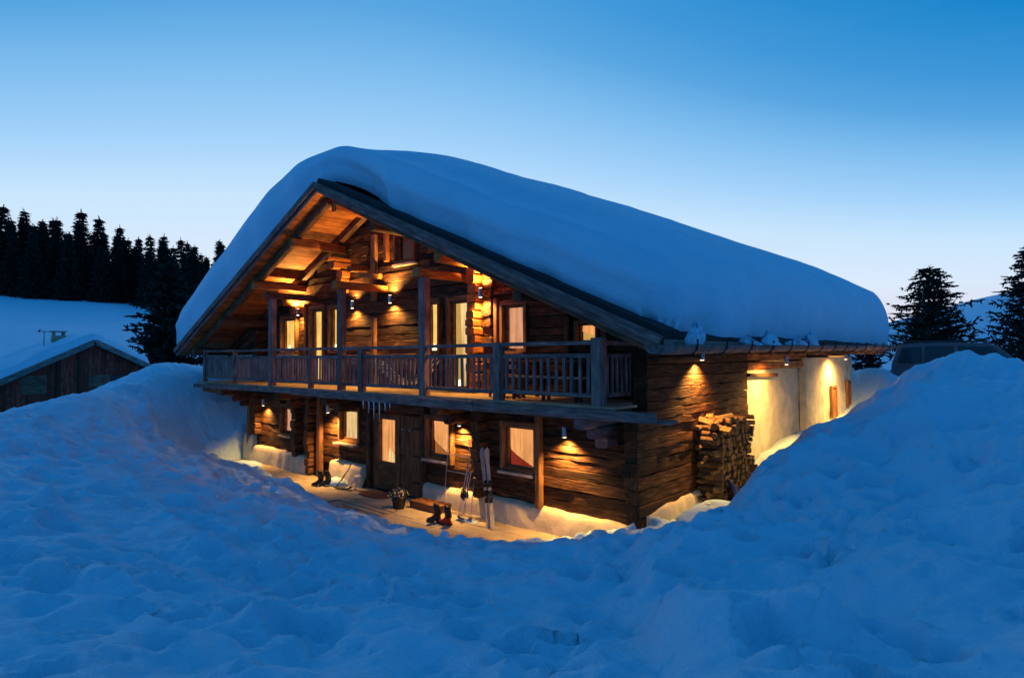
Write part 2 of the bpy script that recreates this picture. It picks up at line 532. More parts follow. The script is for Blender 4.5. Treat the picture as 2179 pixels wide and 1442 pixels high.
def ground(x, y, detail=True):
    s = np.zeros_like(x)
    for (px, py, _), w in zip(CP, CW):
        s += w * np.sqrt((x - px) ** 2 + (y - py) ** 2 + .16)
    n = len(CP)
    s += CW[n] + CW[n + 1] * x + CW[n + 2] * y
    rad = np.sqrt((x + 4) ** 2 + (y - 3) ** 2)
    near = 1 - sstep(26, 42, rad)
    # country beyond: open snow field climbing to the wood, low hills to the north
    xx = np.maximum(0, -x - 34)
    far = 1.6 + .135 * xx - .04 * np.maximum(0, xx - 112) - .06 * np.maximum(0, xx - 150)
    far = far * (1 - .35 * sstep(60, 260, y)) + 2.2 * fbm(x / 60, y / 60, 3, 5) * sstep(20, 90, rad)
    far += 25 * np.exp(-((x + 6) / 60) ** 2 - ((y - 300) / 70) ** 2) + 12 * np.exp(-((x - 45) / 40) ** 2 - ((y - 260) / 60) ** 2)
    h = s * near + far * (1 - near)
    if detail:
        nd = 1 - sstep(18, 34, rad)
        rt = sstep(.5, 2.5, x)                 # smoother ploughed drifts to the right, trodden crust to the left
        h += nd * ((.06 + .10 * rt) * fbm(x / 1.3, y / 1.3, 3, 11) + .09 * fbm(x * 1.9, y * 1.9, 5, 21, .62))
        rg = np.abs(fbm(x / .9, y / .9, 4, 31, .5))
        h += nd * (.08 + .16 * rt) * (.16 - rg)
        wx, wy = x + .18 * fbm(x * 2.1, y * 2.1, 3, 231), y + .18 * fbm(x * 2.1, y * 2.1, 3, 241)
        f1, v1 = worley(wx / .42, wy / .42, 251)
        pm = .35 + .65 * sstep(-.12, .22, fbm(x / 2.6, y / 2.6, 3, 301))   # trodden and untouched patches
        h -= nd * pm * (.095 - .055 * rt) * v1 * (1 - sstep(.18, .52, f1))
        f2, v2 = worley(wx / .19, wy / .19, 261)
        h -= nd * pm * (.045 - .028 * rt) * v2 * (1 - sstep(.15, .50, f2))
        f3, v3 = worley(wx / .9, wy / .9, 271)
        h += nd * (.05 + .07 * rt) * (v3 - .4) * (1 - sstep(.10, .62, f3))
        # broken lumps thrown up along the bank
        bk = np.exp(-(((x - 3.3) / 2.2) ** 2 + ((y - 3.5) / 3.5) ** 2)) + .7 * np.exp(-(((x - 1.6) / 1.6) ** 2 + ((y + 2.6) / 1.6) ** 2))
        f4, v4 = worley(wx / .5, wy / .5, 281)
        h += bk * .16 * (v4 - .25) * (1 - sstep(.25, .55, f4))
        # ploughed block in the right foreground, steep on its left side
        u = (x - 2.15) * .85 + (y + 3.7) * .52
        v = -(x - 2.15) * .52 + (y + 3.7) * .85
        h += .30 * np.exp(-(np.where(u < 0, u / .17, u / 1.0)) ** 2 - (v / 1.1) ** 2) * (1 + .5 * fbm(x * 2.3, y * 2.3, 3, 291))
        u2 = (x - 3.4) * .8 + (y + 5.6) * .6
        h += .26 * np.exp(-(np.where(u2 < 0, u2 / .13, u2 / .8)) ** 2 - (((-(x - 3.4) * .6 + (y + 5.6) * .8)) / .8) ** 2)
        h += .24 * np.exp(-(((x - 4.6) / .5) ** 2 + ((y + 3.6) / .45) ** 2)) + .18 * np.exp(-(((x - 4.4) / .35) ** 2 + ((y + 5.4) / .4) ** 2))
        h += .30 * np.exp(-(((x - 4.0) / .5) ** 2 + ((y - 1.2) / .7) ** 2))
        h += .42 * np.exp(-(((x + 15.8) / .22) ** 2 + ((y + 3.1) / .2) ** 2))
        h += .12 * np.exp(-(((x - .25) / .13) ** 2 + ((y + 1.25) / .13) ** 2))
    # cleared terrace
    ye = np.interp(x, YE_X, YE_Y) + .10 * fbm(x * 1.4, x * 0 + 3, 3, 41)
    w = sstep(-.02, .42, ye - y)
    inside = (x > -16.2) & (x < .2) & (y < 1.5)
    h = np.where(inside, w * h + (1 - w) * -.12, h)
    # nothing inside the house
    hx = np.minimum(x + 15.5, -.15 - x)
    hy = np.minimum(y - .12, 14.0 - y)
    hs = np.minimum(hx, hy)
    h = np.where(hs > 0, np.minimum(h, -.3), h)
    return h


def axis(lo, f0, f1, hi, fine, grow):
    a = [f0 + i * fine for i in range(int((f1 - f0) / fine) + 1)]
    l, st = [], fine
    v = a[0]
    while v > lo:
        st *= grow
        v -= st
        l.append(v)
    r, st = [], fine
    v = a[-1]
    while v < hi:
        st *= grow
        v += st
        r.append(v)
    return np.array(l[::-1] + a + r)


gx = axis(-900, -14.2, 6.0, 900, .042, 1.045)
gy = axis(-300, -9.2, .8, 1500, .042, 1.045)
GX, GY = np.meshgrid(gx, gy)
GZ = ground(GX, GY)
# trodden dents and lumps in the crust
_r = random.Random(3)
for _ in range(1100):
    cx_, cy_ = _r.uniform(-15, 6), _r.uniform(-9, 1.0)
    if cy_ > np.interp(cx_, YE_X, YE_Y) - .3 and cx_ < 1.0:
        continue
    dist = math.hypot(cx_ - 5.4, cy_ + 9.5)
    rad_ = _r.uniform(.09, .22) * (1 + .02 * dist)
    dep = _r.uniform(.04, .14)
    sgn = -1 if _r.random() < .72 else .8
    ix0, ix1 = np.searchsorted(gx, (cx_ - .8, cx_ + .8))
    iy0, iy1 = np.searchsorted(gy, (cy_ - .8, cy_ + .8))
    X_, Y_ = GX[iy0:iy1, ix0:ix1], GY[iy0:iy1, ix0:ix1]
    an = _r.uniform(0, 3.14)
    el = _r.uniform(.6, 1.5)
    ux = (X_ - cx_) * math.cos(an) + (Y_ - cy_) * math.sin(an)
    uy = (-(X_ - cx_) * math.sin(an) + (Y_ - cy_) * math.cos(an)) * el
    q = np.sqrt(ux ** 2 + uy ** 2) / rad_
    GZ[iy0:iy1, ix0:ix1] += sgn * dep * (1 - sstep(.62, 1.08, q)) + .25 * dep * np.exp(-((q - 1.3) / .25) ** 2)
nyg, nxg = GX.shape
gv = np.stack([GX.ravel(), GY.ravel(), GZ.ravel()], 1)
ii = (np.arange(nyg - 1)[:, None] * nxg + np.arange(nxg - 1)[None, :]).ravel()
gf = np.stack([ii, ii + 1, ii + nxg + 1, ii + nxg], 1)
me = bpy.data.meshes.new('snow_ground')
me.vertices.add(len(gv))
me.vertices.foreach_set('co', gv.ravel())
me.loops.add(len(gf) * 4)
me.loops.foreach_set('vertex_index', gf.ravel())
me.polygons.add(len(gf))
me.polygons.foreach_set('loop_start', np.arange(len(gf)) * 4)
me.polygons.foreach_set('use_smooth', np.ones(len(gf), bool))
me.update(calc_edges=True)
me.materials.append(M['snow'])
go = link(bpy.data.objects.new('snow_ground', me))
tag(go, 'deep trodden snow covering the ground around the chalet and the hills', 'snow', kind='structure')


def gz(x, y):
    return float(ground(np.array([[float(x)]]), np.array([[float(y)]]), False)[0, 0])


# ------------------------------------------------------------------ terrace: pale slabs in front of the house
ter = MB().box((-15.9, -3.2, -.22), (.3, .05, -.035)).build('terrace', M['stone'])
tag(ter, 'cleared pale terrace in front of the chalet door', 'terrace', kind='structure')
x = -15.8
k = 0
while x < -.1:
    wdt = RND.uniform(.75, 1.05)
    y = -.02
    while y > -3.0:
        dp = RND.uniform(.55, .75)
        if not (-7.6 < x + wdt / 2 < -5.9 and y < -1.0 and y > -2.2):
            mk('slab', *[q for q in (lambda b: (b.v, b.f))(MB().box((-wdt / 2 + .006, -dp / 2 + .006, -.04), (wdt / 2 - .006, dp / 2 - .006, RND.uniform(-.004, .004))))],
               M['stone'], ter, Matrix.Translation((x + wdt / 2, y - dp / 2, 0)))
        y -= dp
    x += wdt
for i in range(5):   # duckboards half under the snow in front of the door
    yy = -1.08 - i * .2
    timber('plank', (-7.45 + .1 * i, yy, .012), (-5.75 + .05 * i, yy - .05, .012), .15, .035, M['floorb'], ter, ch=.05)

# ------------------------------------------------------------------ CHALET
chalet = thing('chalet', 'large two storey timber chalet with glowing windows under a deep snow roof', 'chalet', (-7.8, 7, 0))
XL, XR = -15.7, 0.0
RX, RZ, SL = -8.6, 7.97, .432     # ridge line of the roof top plane
EXR, EXL, YF, YB = 1.1, -18.25, -1.5, 15.2
UY = .45                          # front of the upper storey


def roof_z(x):
    return RZ - SL * abs(x - RX)


core = MB().box((XL + .2, .3, 0), (XR - .3, 14.1, 2.55)).box((XL + .2, UY + .3, 2.55), (XR - .3, 14.1, 3.75))
zt = lambda x: roof_z(x) - .5
core.add([(XL + .2, UY + .3, 3.75), (XR - .3, UY + .3, 3.75), (XR - .3, UY + .3, zt(XR - .3)), (RX, UY + .3, zt(RX)), (XL + .2, UY + .3, zt(XL + .2)),
          (XL + .2, 14.1, 3.75), (XR - .3, 14.1, 3.75), (XR - .3, 14.1, zt(XR - .3)), (RX, 14.1, zt(RX)), (XL + .2, 14.1, zt(XL + .2))],
         [(0, 1, 2, 3, 4), (9, 8, 7, 6, 5), (0, 4, 9, 5), (1, 6, 7, 2), (2, 7, 8, 3), (3, 8, 9, 4)])
core.build('inner_wall', M['core'], chalet)


def log_rows(z0, z1, lo=.13, hi=.27):
    rows, z = [], z0
    while z < z1 - .05:
        h = min(RND.uniform(lo, hi), z1 - z)
        if z1 - (z + h) < .09:
            h = z1 - z
        rows.append((z, z + h))
        z += h
    return rows


def log_wall(xa, xb, z0, z1, y, openings, limit=None, lo=.13, hi=.27):
    """horizontal hewn timbers between openings; facade faces -Y"""
    root = bpy.data.objects.new('log_wall', None)
    link(root, chalet, Matrix.Translation(((xa + xb) / 2, y, z0)))
    for (za, zb) in log_rows(z0, z1, lo, hi):
        a, b = xa, xb
        if limit:
            a, b = max(a, limit(za)[0]), min(b, limit(za)[1])
        if b - a < .25:
            continue
        segs = [(a, b)]
        for (o0, o1, oz0, oz1) in openings:
            ov = min(zb, oz1) - max(za, oz0)
            if ov > (zb - za) * .5:
                ns = []
                for (s0, s1) in segs:
                    if o1 <= s0 or o0 >= s1:
                        ns.append((s0, s1))
                    else:
                        if o0 - s0 > .06:
                            ns.append((s0, o0))
                        if s1 - o1 > .06:
                            ns.append((o1, s1))
                segs = ns
        for (s0, s1) in segs:
            h = zb - za - RND.uniform(.002, .012)
            dy = RND.uniform(-.035, .03)
            timber('log', (s0, y + .12 + dy, (za + zb) / 2), (s1, y + .12 + dy, (za + zb) / 2 + RND.uniform(-.008, .008)), .22, h, M['log'], root,
                   rough=.010, seg=.24, ch=.07, bulge=.003)
    return root


def lerp_box(*a):
    return MB().box(*a)


def window(x0, x1, z0, z1, y, curtain='cur_peach', room='room_org', fr=.07, sill=None, cut='diag', mull=False, casing=None, deep=.0, name='window', label=None, lamp=False):
    """window or glazed door in a wall facing -Y: casing > frame, pane, curtain, sill"""
    y = y + deep
    w = bpy.data.objects.new(name, None)
    link(w, chalet, Matrix.Translation(((x0 + x1) / 2, y, z0)))
    if label:
        w['label'] = label
    cs = casing if casing is not None else .09
    cm_ = M['frame']
    if cs:
        timber('casing', (x0 - cs / 2, y - .02, z0 - .02), (x0 - cs / 2, y - .02, z1 + cs), cs, .16, cm_, w, ch=.1)
        timber('casing', (x1 + cs / 2, y - .02, z0 - .02), (x1 + cs / 2, y - .02, z1 + cs), cs, .16, cm_, w, ch=.1)
        timber('casing', (x0 - .002, y - .025, z1 + cs / 2), (x1 + .002, y - .025, z1 + cs / 2), .16, cs, cm_, w, ch=.1)
        timber('casing', (x0 - .002, y - .025, z0 - .03), (x1 + .002, y - .025, z0 - .03), .16, .06, cm_, w, ch=.1)
    f = MB()
    ya, yb = y + .02, y + .07
    f.box((x0, ya, z0), (x0 + fr, yb, z1)).box((x1 - fr, ya, z0), (x1, yb, z1))
    f.box((x0 + fr, ya, z1 - fr), (x1 - fr, yb, z1)).box((x0 + fr, ya, z0), (x1 - fr, yb, z0 + fr))
    if mull:
        f.box(((x0 + x1) / 2 - .025, ya + .005, z0 + fr), ((x0 + x1) / 2 + .025, yb - .005, z1 - fr))
    for i, p in enumerate(f.v):
        f.v[i] = (p[0] - x0, p[1] - y, p[2] - z0)
    f.build('frame', cm_, w, Matrix.Translation((x0, y, z0)))
    lerp_box((x0 + fr - .01, y + .042, z0 + fr - .01), (x1 - fr + .01, y + .048, z1 - fr + .01)).build('pane', M['glass'], w)
    # lit room behind, and the curtain hanging in it
    a, b, c, d = x0 + fr * .4, x1 - fr * .4, z0 + fr * .4, z1 - fr * .4
    MB().add([(a, y + .14, c), (b, y + .14, c), (b, y + .14, d), (a, y + .14, d)], [(0, 1, 2, 3)]).build('lit_room', M[room], w)
    if curtain:
        n, mz = 18, 10
        vs, fs = [], []
        for j in range(mz + 1):
            v = j / mz
            for i in range(n + 1):
                u = i / n
                if cut == 'diag':
                    lim = .95 * max(0.0, (.42 - v) / .42) ** 1.3
                    uu = lim + (1 - lim) * u
                elif cut == 'right':
                    lim = .30 + .35 * (1 - v) ** 2
                    uu = lim + (1 - lim) * u
                elif cut == 'swag':
                    uu = u
                else:
                    uu = u
                zz = c + (d - c) * v
                if cut == 'swag':
                    zz = c + (d - c) * (.35 + .65 * v) + (1 - v) * (d - c) * .4 * abs(u - .62)
                vs.append((a + (b - a) * uu, y + .105 + .018 * math.sin(u * 26 + 1.5 * math.sin(v * 3)), zz))
        for j in range(mz):
            for i in range(n):
                k0 = j * (n + 1) + i
                fs.append((k0, k0 + 1, k0 + n + 2, k0 + n + 1))
        mk('curtain', vs, fs, M[curtain], w, smooth=True)
    if lamp:
        MB().tube([(a + (b - a) * .3, y + .09, c + .02), (a + (b - a) * .3, y + .09, c + .10), (a + (b - a) * .3, y + .09, c + .2)], [.07, .06, .03], 8).build('lamp_shade', M['bulb'], w)
    if sill:
        s0, s1, so = sill
        timber('sill', (x0 - s0, y - so / 2 + .0, z0 - .09), (x1 + s1, y - so / 2, z0 - .09), so + .06, .055, M['sill'], w, rough=.004, ch=.1)
    return w


# --- lower storey
OP_L = [(-3.45, -2.46, 1.02, 2.16), (-5.95, -5.02, 1.02, 2.12), (-8.42, -6.02, 0, 2.14), (-9.86, -8.78, 1.05, 2.12), (-13.28, -12.14, 1.0, 2.02)]
log_wall(-15.45, -.26, .40, 2.42, 0.0, OP_L)
window(-3.38, -2.54, 1.14, 2.04, 0, 'cur_peach', 'room_red', .065, (.12, .02, .12), label='peach lit ground floor window beside the corner wall lamp')
window(-5.87, -5.10, 1.12, 2.02, 0, 'cur_peach', 'room_org', .065, (.12, .02, .14), label='peach lit ground floor window right of the plank door')
window(-9.76, -8.88, 1.15, 2.03, 0, 'cur_white', 'room_org', .07, (.10, .04, .22), cut='none', deep=.05, label='ground floor window with net curtain over a deep pale sill')
window(-13.20, -12.22, 1.06, 1.92, 0, 'cur_pink', 'room_org', .09, (.10, .10, .10), cut='none', deep=.05, mull=True)
# double plank door with one glazed leaf
door = bpy.data.objects.new('door', None)
link(door, chalet, Matrix.Translation((-7.2, .06, 0)))
door['label'] = 'brown plank double door with one tall lit pane'
for i in range(5):
    xx = -7.06 + i * .185
    timber('plank', (xx + .09, .07 + RND.uniform(-.004, .004), .02), (xx + .09, .07, 2.0), .178, .06, M['doorw'], door, ch=.06)
for (xa, xb) in ((-8.22, -8.0), (-7.22, -7.09)):
    timber('stile', ((xa + xb) / 2, .06, .02), ((xa + xb) / 2, .06, 2.0), xb - xa - .006, .07, M['doorw'], door, ch=.05)
timber('rail', (-8.0, .06, .36), (-7.22, .06, .36), .06, .66, M['doorw'], door, ch=.03)
timber('rail', (-8.0, .06, 1.955), (-7.22, .06, 1.955), .06, .085, M['doorw'], door, ch=.05)
for (za, zb, xa, xb) in ((.70, 1.91, -8.0, -7.94), (.70, 1.91, -7.28, -7.22), (.70, .76, -7.94, -7.28), (1.86, 1.91, -7.94, -7.28)):
    lerp_box((xa + .001, .025, za + .001), (xb - .001, .09, zb - .001)).build('pane_bead', M['frame'], door)
lerp_box((-7.95, .05, .75), (-7.27, .056, 1.87)).build('pane', M['glass'], door)
MB().add([(-7.96, .13, .72), (-7.26, .13, .72), (-7.26, .13, 1.9), (-7.96, .13, 1.9)], [(0, 1, 2, 3)]).build('curtain', M['cur_peach'], door)
MB().add([(-7.7, .11, .76), (-7.26, .11, .76), (-7.26, .11, .84), (-7.42, .11, .98), (-7.62, .11, 1.12)], [(0, 1, 2, 3, 4)]).build('curtain_swag', M['cur_white'], door)
for xx in (-6.92, -6.62):
    MB().tube([(xx, .04, 1.66), (xx, -.03, 1.66)], [.022, .026], 8).build('knob', M['metal'], door)
MB().tube([(-7.0, .04, 1.0), (-7.0, -.04, 1.0), (-6.88, -.045, 1.0)], .013, 6).build('handle', M['iron'], door)
for zz in (.35, 1.0, 1.68):
    lerp_box((-6.55, .028, zz), (-6.16, .036, zz + .05)).build('hinge_strap', M['iron'], door)
for xx in (-8.34, -6.08):
    timber('jamb', (xx, .02, .0), (xx, .02, 2.1), .15, .2, M['beam'], door, rough=.004)
timber('lintel', (-8.5, -.01, 2.2), (-5.95, -.01, 2.2), .24, .2, M['beam'], door, rough=.006)
# upright boards and crossing log-end stacks on the front
for (xx, ww, z0_, z1_, mm) in ((-2.40, .14, .45, 2.35, 'frame'), (-10.75, .20, .02, 2.35, 'frame'), (-5.0, .08, 1.0, 2.2, 'beam'), (-15.3, .22, .5, 2.35, 'frame')):
    timber('upright', (xx, -.08, z0_), (xx, -.08, z1_), ww, .14, M[mm], chalet, rough=.006, seg=.4)


def end_stack(xc, z0, z1, y0, y1, w=.24, m='logend', taper=None):
    s = bpy.data.objects.new('log_end_stack', None)
    link(s, chalet, Matrix.Translation((xc, y0, z0)))
    for (za, zb) in log_rows(z0, z1, .18, .25):
        j = RND.uniform(-.03, .05)
        yy = y0 + j + (taper((za - z0) / (z1 - z0)) if taper else 0)
        timber('log_end', (xc + RND.uniform(-.012, .012), yy, (za + zb) / 2), (xc, y1, (za + zb) / 2), w * RND.uniform(.92, 1.06), zb - za - .012, M[m], s,
               rough=.008, seg=.3, ch=.2, bulge=.008)
    return s


end_stack(-4.03, .42, 2.35, -.27, .05)
end_stack(-11.15, .02, 2.35, -.30, .05, .22)
end_stack(-12.0, .45, 2.3, -.27, .05, .24)
end_stack(-14.75, .9, 2.3, -.22, .05, .20)

# plaster plinth
def plinth(xa, xb, top, y0=-.13, axis_='x', ztop2=None):
    n = max(2, int((xb - xa) / .09))
    vs, fs = [], []
    pr = 6
    for i in range(n + 1):
        t = xa + (xb - xa) * i / n
        nz = np.array([[t * 1.3]])
        tp = (top + (0 if ztop2 is None else (ztop2 - top) * i / n)) + .07 * float(fbm(nz, nz * 0 + 2, 4, 61)[0, 0])
        bl = y0 + .06 * float(fbm(nz * 1.3, nz * 0 + 8, 3, 71)[0, 0])
        for (yy, zz) in ((bl - .05, -.1), (bl - .03, tp * .35), (bl, tp * .75), (bl + .02, tp - .05), (bl + .07, tp), (.10, tp + .02)):
            zz2 = zz + (.02 * float(fbm(nz * 3, nz * 0 + zz * 5, 2, 81)[0, 0]))
            yy2 = yy + .03 * float(fbm(nz * 4, nz * 0 + zz * 6, 2, 91)[0, 0])
            vs.append((t, yy2, zz2) if axis_ == 'x' else (-yy2, t, zz2))
    for i in range(n):
        for q in range(pr - 1):
            a = i * pr + q
            fs.append((a, a + pr, a + pr + 1, a + 1) if axis_ == 'x' else (a, a + pr, a + pr + 1, a + 1))
    fs.append(tuple(range(pr)))
    fs.append(tuple(n * pr + q for q in range(pr - 1, -1, -1)))
    return mk('plinth', vs, fs, M['plaster'], chalet, smooth=True)


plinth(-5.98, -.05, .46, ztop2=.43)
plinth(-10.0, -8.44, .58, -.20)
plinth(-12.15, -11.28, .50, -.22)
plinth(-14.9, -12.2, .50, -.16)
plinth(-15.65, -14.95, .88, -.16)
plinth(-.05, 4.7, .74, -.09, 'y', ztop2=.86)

# --- side wall of logs (faces +X), ends crossing at the corner
side = bpy.data.objects.new('log_wall', None)
link(side, chalet, Matrix.Translation((0, 2.3, .5)))
for (za, zb) in log_rows(.46, 3.62):
    zc = (za + zb) / 2
    y0 = (-.30 + RND.uniform(-.05, .05)) if zc < 2.42 else .03
    timber('log', (-.14 + RND.uniform(-.02, .02), y0, zc), (-.14, 4.66 + RND.uniform(-.05, .05), zc), .28, zb - za - RND.uniform(.002, .012), M['log'], side,
           rough=.010, seg=.24, ch=.07, bulge=.003)
end_stack(-.14, .30, .48, -.25, .3, .30)
# rendered stone wall further back
def rough_wall(ya, yb, x0, z0, z1, holes=()):
    ny, nz = int((yb - ya) / .12), int((z1 - z0) / .12)
    vs, fs = [], []
    for j in range(nz + 1):
        for i in range(ny + 1):
            yy, zz = ya + (yb - ya) * i / ny, z0 + (z1 - z0) * j / nz
            q = np.array([[yy]]), np.array([[zz]])
            xx = x0 + .05 * float(fbm(q[0] * 1.6, q[1] * 1.6, 4, 101)[0, 0])
            vs.append((xx, yy, zz))
    for j in range(nz):
        for i in range(ny):
            yc, zc = ya + (yb - ya) * (i + .5) / ny, z0 + (z1 - z0) * (j + .5) / nz
            if any(h[0] < yc < h[1] and h[2] < zc < h[3] for h in holes):
                continue
            a = j * (ny + 1) + i
            fs.append((a, a + 1, a + ny + 2, a + ny + 1))
    b = len(vs)
    for (hy0, hy1, hz0, hz1) in holes:
        vs += [(x0 - .18, hy0 - .1, hz0 - .1), (x0 - .18, hy1 + .1, hz0 - .1), (x0 - .18, hy1 + .1, hz1 + .1), (x0 - .18, hy0 - .1, hz1 + .1)]
        fs.append((b, b + 1, b + 2, b + 3))
        b += 4
    vs += [(x0, ya, z0), (x0, ya, z1), (x0 - .5, ya, z1), (x0 - .5, ya, z0), (x0, yb, z0), (x0, yb, z1), (x0 - .5, yb, z1), (x0 - .5, yb, z0)]
    fs += [(b, b + 1, b + 2, b + 3), (b + 7, b + 6, b + 5, b + 4), (b + 1, b + 5, b + 6, b + 2)]
    return mk('plaster_wall', vs, fs, M['plaster'], chalet, smooth=False)


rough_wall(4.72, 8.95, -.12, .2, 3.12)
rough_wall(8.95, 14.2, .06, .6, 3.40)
for (ya, yb, z0_, z1_) in ((11.35, 11.95, 1.5, 2.5), (13.3, 13.7, 1.7, 2.6)):
    w = bpy.data.objects.new('window', None)
    link(w, chalet, Matrix.Translation((0, ya, z0_)))
    for (p0, p1) in ((((.105), ya + .03, z0_), ((.105), ya + .03, z1_)), (((.105), yb - .03, z0_), ((.105), yb - .03, z1_)), (((.105), ya + .06, z1_ - .03), ((.105), yb - .06, z1_ - .03))):
        timber('frame', p0, p1, .08, .07, M['frame'], w, ch=.05)
    for q_ in range(4):
        timber('shutter_board', (.10, ya + (yb - ya) * (q_ + .5) / 4, z0_), (.10, ya + (yb - ya) * (q_ + .5) / 4, z1_), (yb - ya) / 4 - .01, .03, M['pine'], w, up=(1, 0, 0), ch=.05)
for zc in (3.24, 3.46):
    timber('log', (-.14, 4.75, zc), (-.14, 9.3, zc), .26, .2, M['pine'], side, rough=.01, ch=.2)
timber('wall_plate', (-.1, 9.3, 3.55), (-.1, 14.2, 3.55), .26, .2, M['beam'], chalet, rough=.01)
timber('beam', (.02, 4.70, 3.02), (.02, 6.6, 2.98), .10, .08, M['beam'], chalet, rough=.004)
timber('beam', (.08, .2, 3.42), (.08, 1.95, 3.42), .08, .10, M['beam'], chalet, rough=.004)
# rear, left and back walls in plaster and boards, seen only from elsewhere
MB().box((XL - .02, .28, -.3), (XL + .22, 14.2, 3.9)).build('plaster_wall', M['plaster'], chalet)
MB().box((XL - .02, 14.12, -.3), (0, 14.3, 3.7)).build('plaster_wall', M['plaster'], chalet)

# --- upper storey
OP_U = [(-14.10, -13.0, 3.55, 4.88), (-12.22, -11.32, 2.66, 5.1), (-11.12, -10.47, 3.55, 5.06), (-6.52, -5.92, 3.5, 4.95), (-5.70, -4.84, 2.66, 4.95),
        (-3.90, -3.10, 3.5, 4.72), (-1.85, -1.24, 3.70, 4.22), (-7.84, -6.90, 5.92, 6.9)]
log_wall(XL, XR - .30, 2.66, 7.5, UY, OP_U, limit=lambda z: (RX - (RZ - .42 - z) / SL, RX + (RZ - .42 - z) / SL), lo=.14, hi=.27)
window(-14.02, -13.09, 3.66, 4.80, UY, 'cur_yel', 'room_yel', .09, (.12, .12, .12), cut='none', lamp=True)
window(-12.12, -11.42, 2.70, 5.02, UY, 'cur_yel', 'room_org', .10, None, cut='none', name='door', label='tall glazed balcony door with yellow lit curtain')
window(-11.02, -10.57, 3.66, 4.98, UY, 'cur_yel', 'room_yel', .05, None, cut='none', lamp=True)
window(-6.43, -6.02, 3.60, 4.86, UY, 'cur_yel', 'room_yel', .05, (.1, .1, .1), cut='none', lamp=True)
window(-5.60, -4.94, 2.70, 4.86, UY, 'cur_white', 'room_yel', .08, None, cut='right', name='door', label='glazed balcony door with a net curtain swept to one side', lamp=True)
window(-3.80, -3.19, 3.60, 4.64, UY, 'cur_pink', 'room_org', .07, None, cut='none')
window(-1.77, -1.32, 3.78, 4.14, UY, 'cur_peach', 'room_yel', .03, None, cut='swag', casing=.06)
# small attic opening with pale trim
window(-7.72, -7.0, 6.02, 6.80, UY, None, 'room_dim', .08, (.1, .15, .1))
for (xx, ww, z0_, z1_, mm) in ((-8.72, .20, 5.05, 6.9, 'frame'), (-8.15, .16, 6.1, 6.9, 'pine'), (-8.72, .16, 2.7, 4.6, 'frame'), (-12.4, .14, 2.7, 5.2, 'frame'), (-4.0, .12, 2.7, 4.8, 'frame'), (-2.0, .12, 2.7, 4.3, 'beam'), (-1.12, .12, 2.7, 4.1, 'beam')):
    timber('upright', (xx, UY - .06, z0_), (xx, UY - .06, z1_), ww, .12, M[mm], chalet, rough=.006, seg=.4)
timber('bracket_beam', (-9.2, -.1, 5.95), (-9.2, .5, 6.0), .2, .16, M['pine'], chalet, rough=.01)
timber('bracket_beam', (-8.9, .1, 5.75), (-8.3, .3, 5.70), .16, .15, M['pine'], chalet, rough=.01)
end_stack(-4.62, 2.7, 5.6, UY - .30, UY + .05, .26, 'pine')
end_stack(-4.28, 2.7, 5.5, UY - .12, UY + .05, .26)
end_stack(-10.15, 5.35, 6.4, UY - .30, UY + .05, .28, 'pine', taper=lambda t: -1.0 * max(0, t - .45))
end_stack(-13.0, 4.9, 5.6, UY - .25, UY + .05, .28, 'pine', taper=lambda t: -.8 * t)
end_stack(-15.4, 2.7, 4.7, UY - .35, UY + .05, .28)

# --- roof
roof = MB()
th = .14
for (xa, xb) in ((EXL, RX), (RX, EXR)):
    za, zb = roof_z(xa), roof_z(xb)
    roof.add([(xa, YF + .03, za - th), (xb, YF + .03, zb - th), (xb, YB, zb - th), (xa, YB, za - th), (xa, YF + .03, za), (xb, YF + .03, zb), (xb, YB, zb), (xa, YB, za)],
             [(0, 3, 2, 1), (4, 5, 6, 7), (0, 1, 5, 4), (1, 2, 6, 5), (2, 3, 7, 6), (3, 0, 4, 7)])
roof = roof.build('roof', M['roofing'], chalet)
